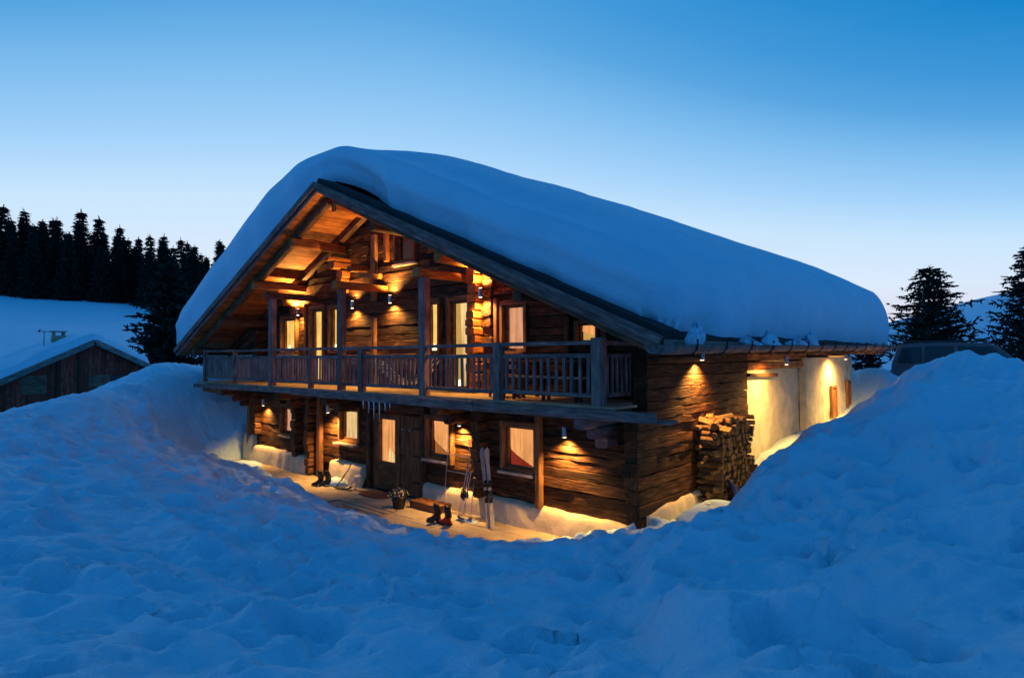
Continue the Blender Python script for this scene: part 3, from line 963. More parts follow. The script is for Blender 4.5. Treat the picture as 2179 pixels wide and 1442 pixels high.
# soffit boards run front to back under the overhang
cs_, sn_ = 1 / math.hypot(1, SL), SL / math.hypot(1, SL)
for sgn in (-1, 1):
    total = (RX - EXL if sgn < 0 else EXR - RX) / cs_
    d = .06
    while d < total - .05:
        wd_ = RND.uniform(.16, .22)
        dm = d + wd_ / 2
        xx = RX + sgn * dm * cs_
        zz = RZ - dm * sn_ - (th + .025) / cs_ - RND.uniform(0, .006)
        up = (sgn * sn_, 0, cs_)
        timber('soffit_board', (xx, YF + .06, zz), (xx, UY + .35, zz), wd_ - .008, .028, M['pine'], roof, up=up, ch=0)
        d += wd_
    # verge boards (barge boards), with a second board tucked behind
    L_ = total
    x1 = RX + sgn * L_ * cs_
    for (yy, dz, hh, tt) in ((YF - .01, .065, .14 if sgn > 0 else .16, .05), (YF + .07, .19, .10, .05)):
        timber('barge_board', (RX + sgn * .01, yy, RZ - dz - .004 * sgn), (x1, yy, roof_z(x1) - dz), tt, hh, M['grey'], roof, rough=.003, seg=1.0, ch=.08)
    # thick dark strip between verge and snow
    hh_ = .13 if sgn > 0 else .06
    xq = [RX, x1 - sgn * .02]
    MB().add([(xq[0], YF + .05, RZ + .003), (xq[1], YF + .05, roof_z(xq[1]) + .003), (xq[1], YF + .62, roof_z(xq[1]) + .003), (xq[0], YF + .62, RZ + .003),
              (xq[0], YF + .09, RZ + hh_), (xq[1], YF + .09, roof_z(xq[1]) + hh_ * .7), (xq[1], YF + .62, roof_z(xq[1]) + hh_ * .7), (xq[0], YF + .62, RZ + hh_)],
             [(0, 3, 2, 1), (4, 5, 6, 7), (0, 1, 5, 4), (1, 2, 6, 5), (2, 3, 7, 6), (3, 0, 4, 7)]).build('verge_strip', M['roofing'], roof)
    # rafters under the boards
    for yy in (-1.0, .28):
        d0 = .12 if sgn < 0 else .18
        timber('rafter', (RX + sgn * d0, yy, RZ - SL * d0 - .32), (x1 - sgn * .35, yy, roof_z(x1 - sgn * .35) - .32), .17, .2, M['beam'], roof, rough=.006, seg=.8)
# purlins carrying the overhang
for xx in (-8.6, -10.3, -12.6, -15.0, -6.9, -4.5, -2.2, -17.2):
    zz = roof_z(xx) - .55
    timber('purlin', (xx, -1.25 if xx < -9 else -.95, zz), (xx, UY + .3, zz), .22, .24, M['pine'] if xx in (-10.3, -12.6, -4.5, -8.6) else M['beam'], roof, rough=.01, seg=.5)
# eave boards
for xx in (EXR - .02, EXL + .02):
    timber('eave_board', (xx, YF + .08, roof_z(xx) - .13), (xx, YB - .02, roof_z(xx) - .13), .05, .16, M['grey'], roof, rough=.003, seg=2)
# underside of the side eave: rafter tails and boards
for i in range(26):
    yy = .7 + i * .56
    timber('rafter_tail', (-.2, yy, roof_z(-.2) - .27), (EXR - .1, yy, roof_z(EXR - .1) - .27), .12, .14, M['beam'], roof)
for i in range(6):
    xx = -.05 + i * .19
    timber('eave_soffit_board', (xx, UY + .4, roof_z(xx) - .17), (xx, YB - .1, roof_z(xx) - .17), .18, .025, M['pine'], roof, ch=0, up=(sn_, 0, cs_))

# gutter hollowed from a log, falling gently to its front end, on iron hooks
gut = MB()
GP0, GP1 = Vector((1.22, -1.95, 3.60)), Vector((1.22, 14.6, 3.74))
n, kk = 30, 14
vs, fs = [], []
for i in range(n + 1):
    p = GP0.lerp(GP1, i / n)
    rr = .135 * (1 + RND.uniform(-.04, .04))
    oz = RND.uniform(-.006, .006)
    for k in range(kk):
        a = math.pi + math.pi * k / (kk - 1)
        vs.append((p.x + rr * math.cos(a), p.y, p.z + .05 + oz + rr * 1.05 * math.sin(a)))
    for k in range(kk):
        a = 2 * math.pi - math.pi * k / (kk - 1)
        vs.append((p.x + rr * .72 * math.cos(a), p.y, p.z + .05 + oz + rr * .7 * math.sin(a)))
K2 = 2 * kk
for i in range(n):
    for k in range(K2):
        k2 = (k + 1) % K2
        fs.append((i * K2 + k, (i + 1) * K2 + k, (i + 1) * K2 + k2, i * K2 + k2))
for b_ in (0, n * K2):
    for k in range(kk - 1):
        q = (b_ + k, b_ + k + 1, b_ + K2 - 2 - k, b_ + K2 - 1 - k)
        fs.append(q if b_ == 0 else q[::-1])
gut = mk('gutter', vs, fs, M['grey'], chalet, smooth=True)
for i in range(14):
    yy = -.9 + i * 1.1
    p = GP0.lerp(GP1, (yy - GP0.y) / (GP1.y - GP0.y))
    pts = [(EXR - .06, yy, roof_z(EXR) - .05)] + [(p.x + .165 * math.cos(a), yy, p.z + .05 + .17 * math.sin(a)) for a in [math.pi + math.pi * q / 7 for q in range(8)]] + [(p.x + .165, yy, p.z + .13)]
    MB().tube(pts, .016, 5).build('hook', M['iron'], gut)

# --- balcony
BZ, BY = 2.65, -.95
balc = bpy.data.objects.new('balcony', None)
link(balc, chalet, Matrix.Translation((-8.5, -.5, BZ)))
y = -1.08
while y < UY:
    w_ = RND.uniform(.16, .2)
    cut_ = RND.uniform(-11, -6)
    xr_ = -.32 if y > -.38 else .02
    for (a, b) in ((-17.3, cut_ - .004), (cut_ + .004, xr_)):
        timber('floor_board', (a, y + w_ / 2, BZ - .02), (b, y + w_ / 2, BZ - .02), w_ - .008, .04, M['floorb'], balc, ch=.04)
    y += w_
# edge planks
timber('edge_plank', (-17.4, -1.14, 2.52), (-10.4, -1.14, 2.56), .05, .15, M['grey'], balc, rough=.005, seg=.7, ch=.06)
timber('edge_plank', (-10.38, -1.15, 2.55), (-3.2, -1.15, 2.52), .05, .19, M['grey'], balc, rough=.006, seg=.7, ch=.06)
timber('edge_plank', (-3.18, -1.14, 2.52), (.80, -1.13, 2.53), .06, .17, M['grey'], balc, rough=.006, seg=.7, ch=.06)
timber('edge_plank', (-4.2, -.78, 2.40), (.92, -.80, 2.44), .3, .05, M['grey'], balc, rough=.006, seg=.7, ch=.06)
# joists seen from below and big stepped corbels out of the log wall
for xx in [-16.6 + .82 * i for i in range(20)]:
    timber('joist', (xx, -1.08, 2.55), (xx, .1, 2.55), .12, .12, M['beam'], balc)
for i, xx in enumerate((-.72, -4.55, -9.0, -11.6, -15.35)):
    sub = [(-1.0, .26, 2.36), (-.62, .24, 2.13)] + ([(-.36, .2, 1.93)] if i in (0, 4) else [])
    for (yy, hh, zz) in sub:
        timber('corbel', (xx, yy, zz), (xx, .1, zz), .26, hh, M['logend'] if i not in (0,) else M['grey'], balc, rough=.012, seg=.3, ch=.25)
for (yy, zz, x0_) in ((-.85, 2.38, -17.1), (-.55, 2.28, -16.7), (-.25, 2.18, -16.3)):
    timber('corbel', (x0_, yy, zz), (-15.3, yy, zz), .22, .16, M['pine'], balc, rough=.008, seg=.4)
timber('floor_beam', (-15.6, -.06, 2.50), (-.3, -.06, 2.50), .22, .14, M['beam'], balc, rough=.008, seg=.8)
POSTS = [(-16.9, .14, 3.78), (-14.5, .13, 3.72), (-11.95, .20, 5.24), (-9.72, .13, 3.72), (-8.21, .18, 5.24), (-7.31, .17, 3.74), (-4.93, .20, 5.24), (-2.68, .19, 3.76), (-.36, .21, 3.80)]
for (xx, ww, zt_) in POSTS:
    zb_ = BZ - .16 if ww >= .17 else BZ
    timber('post', (xx, BY, zb_), (xx, BY, zt_), ww, ww * .9, M['grey'], balc, rough=.005, seg=.6, ch=.1)
    if zt_ > 5:
        timber('head_beam', (xx - .02, BY - .22, 5.34), (xx, UY + .05, 5.34), .20, .19, M['pine'] if xx > -9 else M['beam'], balc, rough=.006, seg=.5, ch=.15)
for (za, hh, ww) in ((3.715, .07, .10), (3.50, .075, .06), (2.815, .07, .06)):
    for (p, q) in zip(POSTS[:-1], POSTS[1:]):
        if za > 3.6 and p[2] < 5 and q[2] < 5:
            pass
        timber('rail', (p[0] + p[1] / 2, BY, za + RND.uniform(-.006, .006)), (q[0] - q[1] / 2, BY, za + RND.uniform(-.006, .006)), ww, hh, M['grey'], balc, rough=.003, seg=.8, ch=.08)
for bi, (p, q) in enumerate(zip(POSTS[:-1], POSTS[1:])):
    a, b = p[0] + p[1] / 2 + .03, q[0] - q[1] / 2 - .03
    if bi == 0:
        sp, bw, bm = .152, .146, 'grey'
    elif bi == 1:
        sp, bw, bm = .135, .10, 'grey'
    elif bi >= 6:
        sp, bw, bm = .168, .062, 'grey'
    else:
        sp, bw, bm = .148, .075, 'grey'
    nb = max(1, round((b - a) / sp))
    for i in range(nb):
        xx = a + (i + .5) * (b - a) / nb + RND.uniform(-.008, .008)
        timber('baluster', (xx, BY + RND.uniform(-.006, .006), 2.85), (xx + RND.uniform(-.012, .012), BY, 3.463), bw * RND.uniform(.85, 1.15), .03, M[bm], balc, ch=.1)
# return of the balustrade to the wall at the right end
for (za, hh, ww) in ((3.715, .07, .10), (3.50, .07, .06), (2.815, .07, .06)):
    timber('rail', (-.36, BY + .1, za), (-.36, UY - .02, za - .01), ww, hh, M['grey'], balc, rough=.003, ch=.08)
timber('post', (-.36, UY + .05, BZ), (-.36, UY + .05, 3.6), .12, .14, M['grey'], balc, rough=.004, ch=.1)
for i in range(7):
    yy = BY + .26 + i * .155
    timber('baluster', (-.36, yy, 2.85), (-.36, yy + RND.uniform(-.01, .01), 3.465), .03, .06, M['grey'], balc, ch=.1)
for (za, hh, ww) in ((3.715, .07, .10), (3.50, .07, .06), (2.815, .07, .06)):
    timber('rail', (-16.9, BY + .08, za), (-16.9, UY, za), ww, hh, M['grey'], balc, rough=.003, ch=.08)
for i in range(8):
    yy = BY + .22 + i * .15
    timber('baluster', (-16.9, yy, 2.85), (-16.9, yy, 3.465), .03, .13, M['grey'], balc, ch=.1)

# ------------------------------------------------------------------ snow on the roof
def roof_snow():
    """thick blanket: thickness follows the distance to its rounded outline"""
    edge = np.array([0, .012, .03, .06, .10, .15, .21, .28, .36, .46, .58, .72, .9])
    x0, x1, y0, y1 = EXL - .38, EXR + .02, YF + .30, YB - .05

    def axis_pts(a, b, n):
        mid = np.linspace(a + edge[-1], b - edge[-1], n)
        return np.r_[a + edge[:-1], mid, (b - edge[:-1])[::-1]]
    X, Y = np.meshgrid(axis_pts(x0, x1, 110), axis_pts(y0, y1, 100))
    nj, ni = X.shape
    cx_, cy_ = (x0 + x1) / 2, (y0 + y1) / 2
    hx, hy = (x1 - x0) / 2, (y1 - y0) / 2
    rc = .7
    qx, qy = np.abs(X - cx_) - (hx - rc), np.abs(Y - cy_) - (hy - rc)
    ln = np.hypot(np.maximum(qx, 0), np.maximum(qy, 0))
    d = rc - ln - np.minimum(np.maximum(qx, qy), 0)
    ox = np.where((qx > 0) & (qy > 0), np.maximum(qx, 0) / np.maximum(ln, 1e-6), (qx > qy) * 1.0) * np.sign(X - cx_)
    oy = np.where((qx > 0) & (qy > 0), np.maximum(qy, 0) / np.maximum(ln, 1e-6), (qx <= qy) * 1.0) * np.sign(Y - cy_)
    neg = np.minimum(d, 0)
    X, Y = X + ox * neg, Y + oy * neg              # pull the square corners back onto the outline
    d = np.maximum(d, 0)
    dx = np.abs(X - RX)
    T = 1.16 + .26 * sstep(-1, 3, Y) + .42 * np.clip(Y / 15, 0, 1) - .20 * sstep(.8, 6, dx)
    T = T + .12 * np.exp(-(dx / 1.5) ** 2)
    T = np.where(X < RX, T + .42 * sstep(.6, 3.5, dx) - .25 * sstep(6, 9.6, dx), T - .05 * sstep(7, 9.5, dx))
    T = T + .10 * fbm(X / 2.4, Y / 2.4, 3, 131) + .025 * fbm(X * 1.1, Y * 1.1, 3, 141)
    front_left = (oy < -.5) * sstep(0, 1.5, RX - X)
    rad = .52 - .20 * front_left
    rs = np.clip(d / rad, 0, 1)
    hf = np.sqrt(np.clip(1 - (1 - rs) ** 2, 0, 1))
    slow = .14 * (1 - front_left)
    hf = (1 - slow) * hf + slow * sstep(.3, 2.4, d)          # then a slower roll towards the middle
    # the face bulges over its foot; the foot itself wanders
    foot = np.where(d < rad, 1 - rs, 0)
    wob = .22 * fbm(X / 1.3, Y / 1.3, 3, 161) + .06 * fbm(X * 2.2, Y * 2.2, 2, 171)
    push = .14 * np.sin(np.clip(hf, 0, 1) * math.pi) * (d < rad) - foot ** 3 * (.10 + wob)
    front = (oy < -.5)
    push = push + .05 * np.sin(hf * 16 + 2 * fbm(X / 2, Y / 2, 2, 181)) * foot * front + front_left * .24 * (1 - d / (rad + 1.2)).clip(0, 1)
    push = push - front * foot ** 2 * np.where(X > RX, .04 + .34 * np.exp(-((X - RX - 1.2) / 1.0) ** 2), -.06)
    Xn, Yn = X + ox * push, Y + oy * push
    base = RZ - SL * np.abs(Xn - RX) + .015
    topz = RZ - SL * (np.sqrt((Xn - RX) ** 2 + 1.0) - 1.0) + T
    lift = np.where(front & (X > RX), .20 * foot ** 2 * np.exp(-((X - RX - .8) / 1.3) ** 2), 0)
    Z = base + (topz - base) * hf + lift
    V = np.stack([Xn, Yn, Z], -1).reshape(-1, 3)
    idx = (np.arange(nj - 1)[:, None] * ni + np.arange(ni - 1)[None, :]).ravel()
    F = [(a, a + 1, a + ni + 1, a + ni) for a in idx.tolist()]
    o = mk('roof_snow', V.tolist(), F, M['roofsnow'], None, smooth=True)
    return tag(o, 'very thick smooth blanket of snow lying on the chalet roof', 'snow', kind='stuff')


roof_snow()

# ------------------------------------------------------------------ wall lamps (each carries its own light)
def spot(parent, loc, dirv, power, size=95, blend=.9, col=(1, .51, .12), rad=.03):
    d = bpy.data.lights.new('lamp_light', 'SPOT')
    d.energy = power * LAMP_GAIN
    d.spot_size = R(size)
    d.spot_blend = 1.0
    d.color = col
    d.shadow_soft_size = rad
    o = bpy.data.objects.new('lamp_light', d)
    m = Vector(dirv).to_track_quat('-Z', 'Y').to_matrix().to_4x4()
    m.translation = loc
    return link(o, parent, m)


def wall_lamp(loc, nrm_, label, up=0.0, down=30.0, off=.16, group=None, size=125, tilt=.12):
    x, y, z = loc
    nx, ny = nrm_
    root = thing('wall_lamp', label, 'wall lamp', (x, y, z), group)
    c = Vector((x + nx * off, y + ny * off, z))
    MB().tube([c + Vector((0, 0, -.10)), c + Vector((0, 0, -.095)), c + Vector((0, 0, .095)), c + Vector((0, 0, .10))], [.046, .05, .05, .046], 12).build('lamp_body', M['metal'], root, smooth=False)
    MB().tube([(x - nx * .02, y - ny * .02, z), c], .022, 6).build('arm', M['metal'], root)
    if down:
        MB().tube([c + Vector((0, 0, -.101)), c + Vector((0, 0, -.108))], [.036, .036], 10).build('lens', M['lens'], root)
        spot(root, c + Vector((0, 0, -.125)), (-nx * tilt, -ny * tilt, -1), down, size)
    if up:
        MB().tube([c + Vector((0, 0, .101)), c + Vector((0, 0, .108))], [.036, .036], 10).build('lens', M['lens'], root)
        spot(root, c + Vector((0, 0, .125)), (-nx * tilt, -ny * tilt, 1), up, size)
    return root


G1 = 'lamps on the chalet walls'
wall_lamp((-1.69, 0, 2.03), (0, -1), 'down light on the log wall near the outer log corner, below the balcony', 0, 42, group=G1)
wall_lamp((-4.66, 0, 2.03), (0, -1), 'down light on the logs above the leaning ski poles', 0, 38, group=G1)
wall_lamp((-9.98, -.12, 2.02), (0, -1), 'down light beside the pale deep sill window left of the door', 0, 40, group=G1)
wall_lamp((-14.17, 0, 2.0), (0, -1), 'down light at the far left end of the ground floor', 0, 26, group=G1)
wall_lamp((-9.64, UY, 5.0), (0, -1), 'up and down light on the balcony wall, left of the pair over the log wall', 16, 22, group=G1, size=140)
wall_lamp((-7.85, UY, 5.04), (0, -1), 'up and down light on the balcony wall, right of the pair over the log wall', 34, 26, group=G1, size=140)
wall_lamp((-4.30, UY - .12, 4.94), (0, -1), 'up and down light on the stacked log ends by the pink balcony window', 34, 34, group=G1, size=140)
wall_lamp((-12.75, UY, 4.95), (0, -1), 'up light half hidden behind the left balcony post', 60, 14, group=G1, size=150)
wall_lamp((0, 1.93, 3.50), (1, 0), 'down light under the eave over the side log wall', 0, 50, group=G1)
wall_lamp((-.12, 5.6, 3.36), (1, 0), 'down light where the side logs meet the white wall', 0, 34, off=.72, group=G1, size=160, tilt=.35)
wall_lamp((.06, 11.29, 3.44), (1, 0), 'down light over the far end of the white side wall', 4, 46, off=.5, group=G1, size=160, tilt=.3)

# ------------------------------------------------------------------ firewood
def wedge_mesh(seed):
    r = random.Random(seed)
    kind = seed % 4
    if kind == 0:
        pr = [(math.cos(a) * r.uniform(.9, 1.05), math.sin(a) * r.uniform(.9, 1.05)) for a in [i * math.pi / 4 for i in range(8)]]
        bark = [1] * 8
    elif kind == 1:
        pr = [(-.6, -.5), (.7, -.6), (1.0, .1), (.75, .7), (.1, 1.0)]
        bark = [0, 1, 1, 1, 0]
    elif kind == 2:
        pr = [(-1, -.2), (-.5, -.75), (.4, -.8), (1.0, -.2), (.9, .35), (-.9, .3)]
        bark = [1, 1, 1, 0, 0, 0]
    else:
        pr = [(-.8, -.6), (.8, -.7), (.65, .65), (-.5, .8)]
        bark = [0, 1, 0, 0]
    n = len(pr)
    L = .5
    vs = [(x, y * .07, z * .07) for x in (0, L) for (y, z) in pr]
    fs = [(k, n + k, n + (k + 1) % n, (k + 1) % n) for k in range(n)]
    mi = list(bark)
    fs += [tuple(range(n)), tuple(range(2 * n - 1, n - 1, -1))]
    mi += [0, 0]
    me = bpy.data.meshes.new('firewood_log')
    me.from_pydata(vs, [], fs)
    me.materials.append(M['cut'])
    me.materials.append(M['barkl'])
    me.polygons.foreach_set('material_index', mi)
    return me


WMESH = [wedge_mesh(i) for i in range(12)]
pile = thing('firewood_stack', 'stack of split firewood against the side log wall by the snow bank', 'firewood', (.3, 2.7, .6))
_r = random.Random(12)
zz = .63
row = 0
while zz < 2.22:
    yy = 1.98 + (row % 2) * .06
    while yy < 3.62:
        top_drop = 0 if yy > 2.25 else (.12 if yy > 2.1 else .25)
        if zz < 2.22 - top_drop + .06 * math.sin(yy * 7):
            sc_ = _r.uniform(.72, 1.15)
            o = bpy.data.objects.new('log', WMESH[_r.randrange(12)])
            m = Matrix.Translation((.02 + _r.uniform(-.02, .05), yy, zz)) @ Matrix.Rotation(_r.uniform(-.08, .08), 4, 'Z') @ Matrix.Rotation(_r.uniform(0, 6.28), 4, 'X') @ Matrix.Diagonal((_r.uniform(.9, 1.08), sc_, sc_, 1))
            link(o, pile, m)
        yy += _r.uniform(.11, .15)
    zz += .118
    row += 1
for i in range(13):      # cross-laid end of the stack
    z2 = .66 + i * .115
    o = bpy.data.objects.new('log', WMESH[_r.randrange(12)])
    sc_ = _r.uniform(.7, 1.0)
    link(o, pile, Matrix.Translation((.1 + .34 * (i % 3) / 2 + _r.uniform(-.03, .05), 1.80, z2)) @ Matrix.Rotation(R(90) + _r.uniform(-.25, .25), 4, 'Z') @ Matrix.Rotation(_r.uniform(0, 6), 4, 'X') @ Matrix.Diagonal((.55, sc_, sc_, 1)))
for i in range(9):       # loose pieces on top
    o = bpy.data.objects.new('log', WMESH[_r.randrange(12)])
    link(o, pile, Matrix.Translation((.08 + _r.uniform(0, .35), 1.95 + _r.uniform(0, .5), 2.02 + _r.uniform(0, .24))) @ Matrix.Rotation(_r.uniform(0, 6), 4, 'Z') @ Matrix.Rotation(_r.uniform(-.3, .3), 4, 'Y') @ Matrix.Rotation(_r.uniform(0, 6), 4, 'X') @ Matrix.Diagonal((.75, 1.05, 1.05, 1)))
for i in range(3):
    timber('bearer', (.04 + .2 * i, 1.8, .545), (.04 + .2 * i, 3.6, .57), .07, .06, M['beam'], pile)
# dark blue tarpaulin slumped at the outer corner of the stack
vs, fs = [], []
for j in range(9):
    for i in range(9):
        u, v = i / 8, j / 8
        vs.append((.58 + .10 * math.sin(v * 3) + .03 * math.sin(u * 9) + .16 * (1 - v), 2.0 + .5 * u + .04 * math.sin(v * 8 + u * 4), .62 + .46 * v * (1 - .5 * u) + .03 * math.sin(u * 11)))
for j in range(8):
    for i in range(8):
        a = j * 9 + i
        fs.append((a, a + 1, a + 10, a + 9))
o = mk('tarpaulin', vs, fs, M['blue'], None, smooth=True)
so = o.modifiers.new('thick', 'SOLIDIFY')
so.thickness = .03
tag(o, 'dark blue tarpaulin bunched at the foot of the firewood stack', 'tarpaulin')

# ------------------------------------------------------------------ things on the terrace
def ski(p, lean, yaw, label, roll=0.0):
    L, n = 1.62, 26
    root = thing('ski', label, 'ski', p, 'skis by the front wall')
    mw = Matrix.Translation(p) @ Matrix.Rotation(yaw, 4, 'Z') @ Matrix.Rotation(lean, 4, 'X')
    vs, fs, mi = [], [], []
    for i in range(n + 1):
        t = i / n
        z = t * L
        w = .052 - .016 * math.sin(math.pi * t) + (.008 if t > .85 else 0)
        if t > .94:
            w *= math.sqrt(max(.02, 1 - ((t - .94) / .06) ** 2))
        bend = .9 * max(0, t - .88) ** 1.6 + .012 * math.sin(math.pi * t)
        for (sx, sy) in ((-w, -.006), (w, -.006), (w, .006), (-w, .006)):
            vs.append((sx, sy - bend, z))
    for i in range(n):
        for k in range(4):
            fs.append((i * 4 + k, i * 4 + (k + 1) % 4, i * 4 + 4 + (k + 1) % 4, i * 4 + 4 + k))
            t = i / n
            mi.append(1 if (.30 < t < .52 and i % 3 != 0) else 0)
    fs += [(3, 2, 1, 0), (n * 4, n * 4 + 1, n * 4 + 2, n * 4 + 3)]
    mi += [0, 0]
    mk('board', vs, fs, [M['skitop'], M['black']], root, mw, fmat=mi)
    MB().box((-.03, -.045, .50), (.03, -.008, .60)).box((-.026, -.075, .57), (.026, -.045, .62)).build('toe_binding', M['black'], root, mw)
    MB().box((-.03, -.05, .84), (.03, -.008, .95)).box((-.025, -.085, .86), (.025, -.05, .90)).build('heel_binding', M['black'], root, mw)


ski((-3.30, -.62, .0), R(-9), R(78), 'white ski with black middle propped upright on the terrace, nearer the boots')
ski((-3.22, -.58, .0), R(-9), R(74), 'white ski standing close behind another upright ski on the terrace')


def pole(p0, p1, label):
    p0, p1 = Vector(p0), Vector(p1)
    r_ = thing('ski_pole', label, 'ski pole', p0, 'ski poles leaning by the front wall')
    d = p1 - p0
    MB().tube([p0, p0 + d * .93], [.007, .009], 6).build('shaft', M['metal'], r_)
    MB().tube([p0 + d * .90, p0 + d * .92, p1 - d * .02, p1], [.014, .018, .018, .022], 8).build('grip', M['black'], r_)
    q = p0 + d * .07
    MB().tube([q - d.normalized() * .006, q + d.normalized() * .006], [.045, .045], 10).build('basket', M['black'], r_)


for i, (a, b, l) in enumerate((((-4.18, -.66, 0), (-4.38, -.16, 1.12), 'ski pole leaning on the logs under the lamp, nearest the red boots'),
                               ((-4.10, -.70, 0), (-4.30, -.16, 1.06), 'ski pole crossing the middle of the leaning pole bundle'),
                               ((-3.98, -.74, 0), (-4.22, -.17, 1.10), 'ski pole in the bundle leaning towards the log end stack'),
                               ((-3.86, -.60, 0), (-4.16, -.16, 1.02), 'ski pole with its tip closest to the upright skis'))):
    pole(a, b, l)
# black bundle of gloves and straps hung where the poles cross
vs = MB()
for i in range(9):
    a = i * .7
    c = Vector((-4.22 + .06 * math.cos(a), -.42 + .05 * math.sin(a), .60 + .04 * math.sin(a * 2.3)))
    vs.tube([c, c + Vector((.05 * math.cos(a * 1.7), -.03, -.09)), c + Vector((.06 * math.cos(a * 1.3), -.02, -.16))], [.03, .04, .022], 6)
tag(vs.build('gloves', M['black'], smooth=True), 'black gloves and straps hung on the leaning ski poles', 'gloves')
# thin drying rack of pale rods on the logs
rk = thing('drying_rack', 'thin pale metal rack standing against the lit logs behind the ski poles', 'rack', (-4.66, -.22, .02))
for xx in (-5.0, -4.3):
    MB().tube([(xx, -.34, .02), (xx, -.17, 1.66)], .008, 6).build('upright', M['metal'], rk)
for zz in (1.26, 1.62, .9, .5):
    yy = -.34 + .17 * (zz - .02) / 1.64
    MB().tube([(-5.0, yy, zz), (-4.3, yy, zz)], .007, 6).build('bar', M['metal'], rk)


def boot(p, yaw, shell, cuff, label, s=1.0):
    rt = thing('ski_boot', label, 'ski boot', p, 'ski boots on the terrace')
    mw = Matrix.Translation(p) @ Matrix.Rotation(yaw, 4, 'Z') @ Matrix.Scale(s, 4)

    def loft(rings):
        vs, fs, n = [], [], 10
        for (cx, z, rx, ry, tilt) in rings:
            for k in range(n):
                a = 2 * math.pi * k / n
                vs.append((cx + rx * math.cos(a), ry * math.sin(a), z + tilt * math.cos(a)))
        for i in range(len(rings) - 1):
            for k in range(n):
                fs.append((i * n + k, i * n + (k + 1) % n, (i + 1) * n + (k + 1) % n, (i + 1) * n + k))
        fs.append(tuple(range(n - 1, -1, -1)))
        fs.append(tuple((len(rings) - 1) * n + k for k in range(n)))
        return vs, fs
    mk('shell', *loft([(.05, .03, .165, .052, 0), (.05, .06, .168, .058, 0), (.04, .10, .15, .056, -.02), (.0, .15, .10, .055, -.045), (-.04, .19, .07, .055, -.02)]), M[shell], rt, mw, smooth=True)
    MB().box((-.12, -.045, 0), (-.02, .045, .035)).box((.05, -.045, 0), (.21, .045, .035)).build('sole', M['black'], rt, mw)
    mk('cuff', *loft([(-.04, .15, .085, .06, -.01), (-.035, .22, .08, .062, 0), (-.02, .30, .078, .064, .01), (-.01, .345, .076, .062, .015)]), M[cuff], rt, mw, smooth=True)
    mk('liner', *loft([(-.01, .335, .062, .05, .015), (-.005, .385, .066, .052, .02)]), M['black'], rt, mw, smooth=True)
    for zz in (.19, .25, .31):
        MB().box((-.02, -.072, zz), (.06, -.060, zz + .014)).build('buckle', M['metal'], rt, mw)
    for xx in (.03, .09):
        MB().box((xx, -.066, .10), (xx + .015, -.02, .125)).build('buckle', M['metal'], rt, mw)


boot((-4.42, -1.06, .004), R(205), 'black', 'black', 'black ski boot beside the red one near the wooden step')
boot((-4.10, -1.04, .004), R(190), 'red', 'black', 'red ski boot with black cuff standing near the leaning poles')
boot((-9.62, -.74, .004), R(250), 'black', 'black', 'black boot in front of the snow heap left of the door, nearer the bank')
boot((-9.48, -.60, .004), R(255), 'black', 'black', 'black boot in front of the snow heap left of the door, nearer the wall')
# snowboard with bindings leaning at the white plinth
sb = thing('snow_scooter', 'slim black and pale snow scooter leaning on the plinth left of the door', 'scooter', (-8.85, -.6, 0))
vs, fs = [], []
for i in range(15):
    t = i / 14
    x_ = -8.98 + .62 * t
    z_ = .03 + .16 * max(0, t - .82) ** 1.2 * 3
    for sy in (-.055, .055):
        vs += [(x_, -.66 + .10 * t + sy, z_), (x_, -.66 + .10 * t + sy, z_ + .02)]
for i in range(14):
    a = i * 4
    fs += [(a, a + 4, a + 5, a + 1), (a + 2, a + 3, a + 7, a + 6), (a + 1, a + 5, a + 7, a + 3), (a, a + 2, a + 6, a + 4)]
fs += [(0, 1, 3, 2), (56, 58, 59, 57)]
mk('board', vs, fs, M['black'], sb)
MB().tube([(-8.94, -.64, .05), (-8.80, -.42, .42), (-8.72, -.33, .62)], .016, 6).build('stem', M['black'], sb)
MB().tube([(-8.88, -.54, .20), (-8.83, -.47, .33)], .026, 6).build('sleeve', M['red'], sb)
MB().tube([(-8.83, -.36, .60), (-8.72, -.33, .63), (-8.62, -.29, .61)], .016, 6).build('handlebar', M['white'], sb)
MB().tube([(-8.80, -.42, .40), (-8.75, -.36, .54)], .022, 6).build('sleeve', M['white'], sb)
# small white folding footstool
fs_ = thing('folding_stool', 'small pale folding stool tipped against the plinth by the door', 'stool', (-8.42, -.44, 0))
for (a, b) in (((-8.56, -.52, .01), (-8.40, -.40, .34)), ((-8.38, -.46, .01), (-8.34, -.38, .34)), ((-8.48, -.36, .01), (-8.30, -.46, .30))):
    MB().tube([a, b], .016, 6).build('leg', M['white'], fs_)
MB().add([(-8.43, -.45, .33), (-8.29, -.45, .31), (-8.29, -.31, .34), (-8.43, -.31, .36), (-8.43, -.45, .36), (-8.29, -.45, .34), (-8.29, -.31, .37), (-8.43, -.31, .39)],
         [(0, 3, 2, 1), (4, 5, 6, 7), (0, 1, 5, 4), (1, 2, 6, 5), (2, 3, 7, 6), (3, 0, 4, 7)]).build('seat', M['white'], fs_)
# doormat
o = MB()
n = 20
vs, fs = [], []
for (r0, zz) in ((1.0, .0), (.97, .022)):
    for k in range(n):
        a = 2 * math.pi * k / n
        vs.append((-7.5 + .52 * r0 * (abs(math.cos(a)) ** .6) * math.copysign(1, math.cos(a)), -.40 + .30 * r0 * (abs(math.sin(a)) ** .6) * math.copysign(1, math.sin(a)), zz + .004))
fs = [(k, (k + 1) % n, n + (k + 1) % n, n + k) for k in range(n)] + [tuple(range(n, 2 * n))]
tag(mk('doormat', vs, fs, M['mat']), 'dark red brown doormat lying before the plank door', 'doormat')
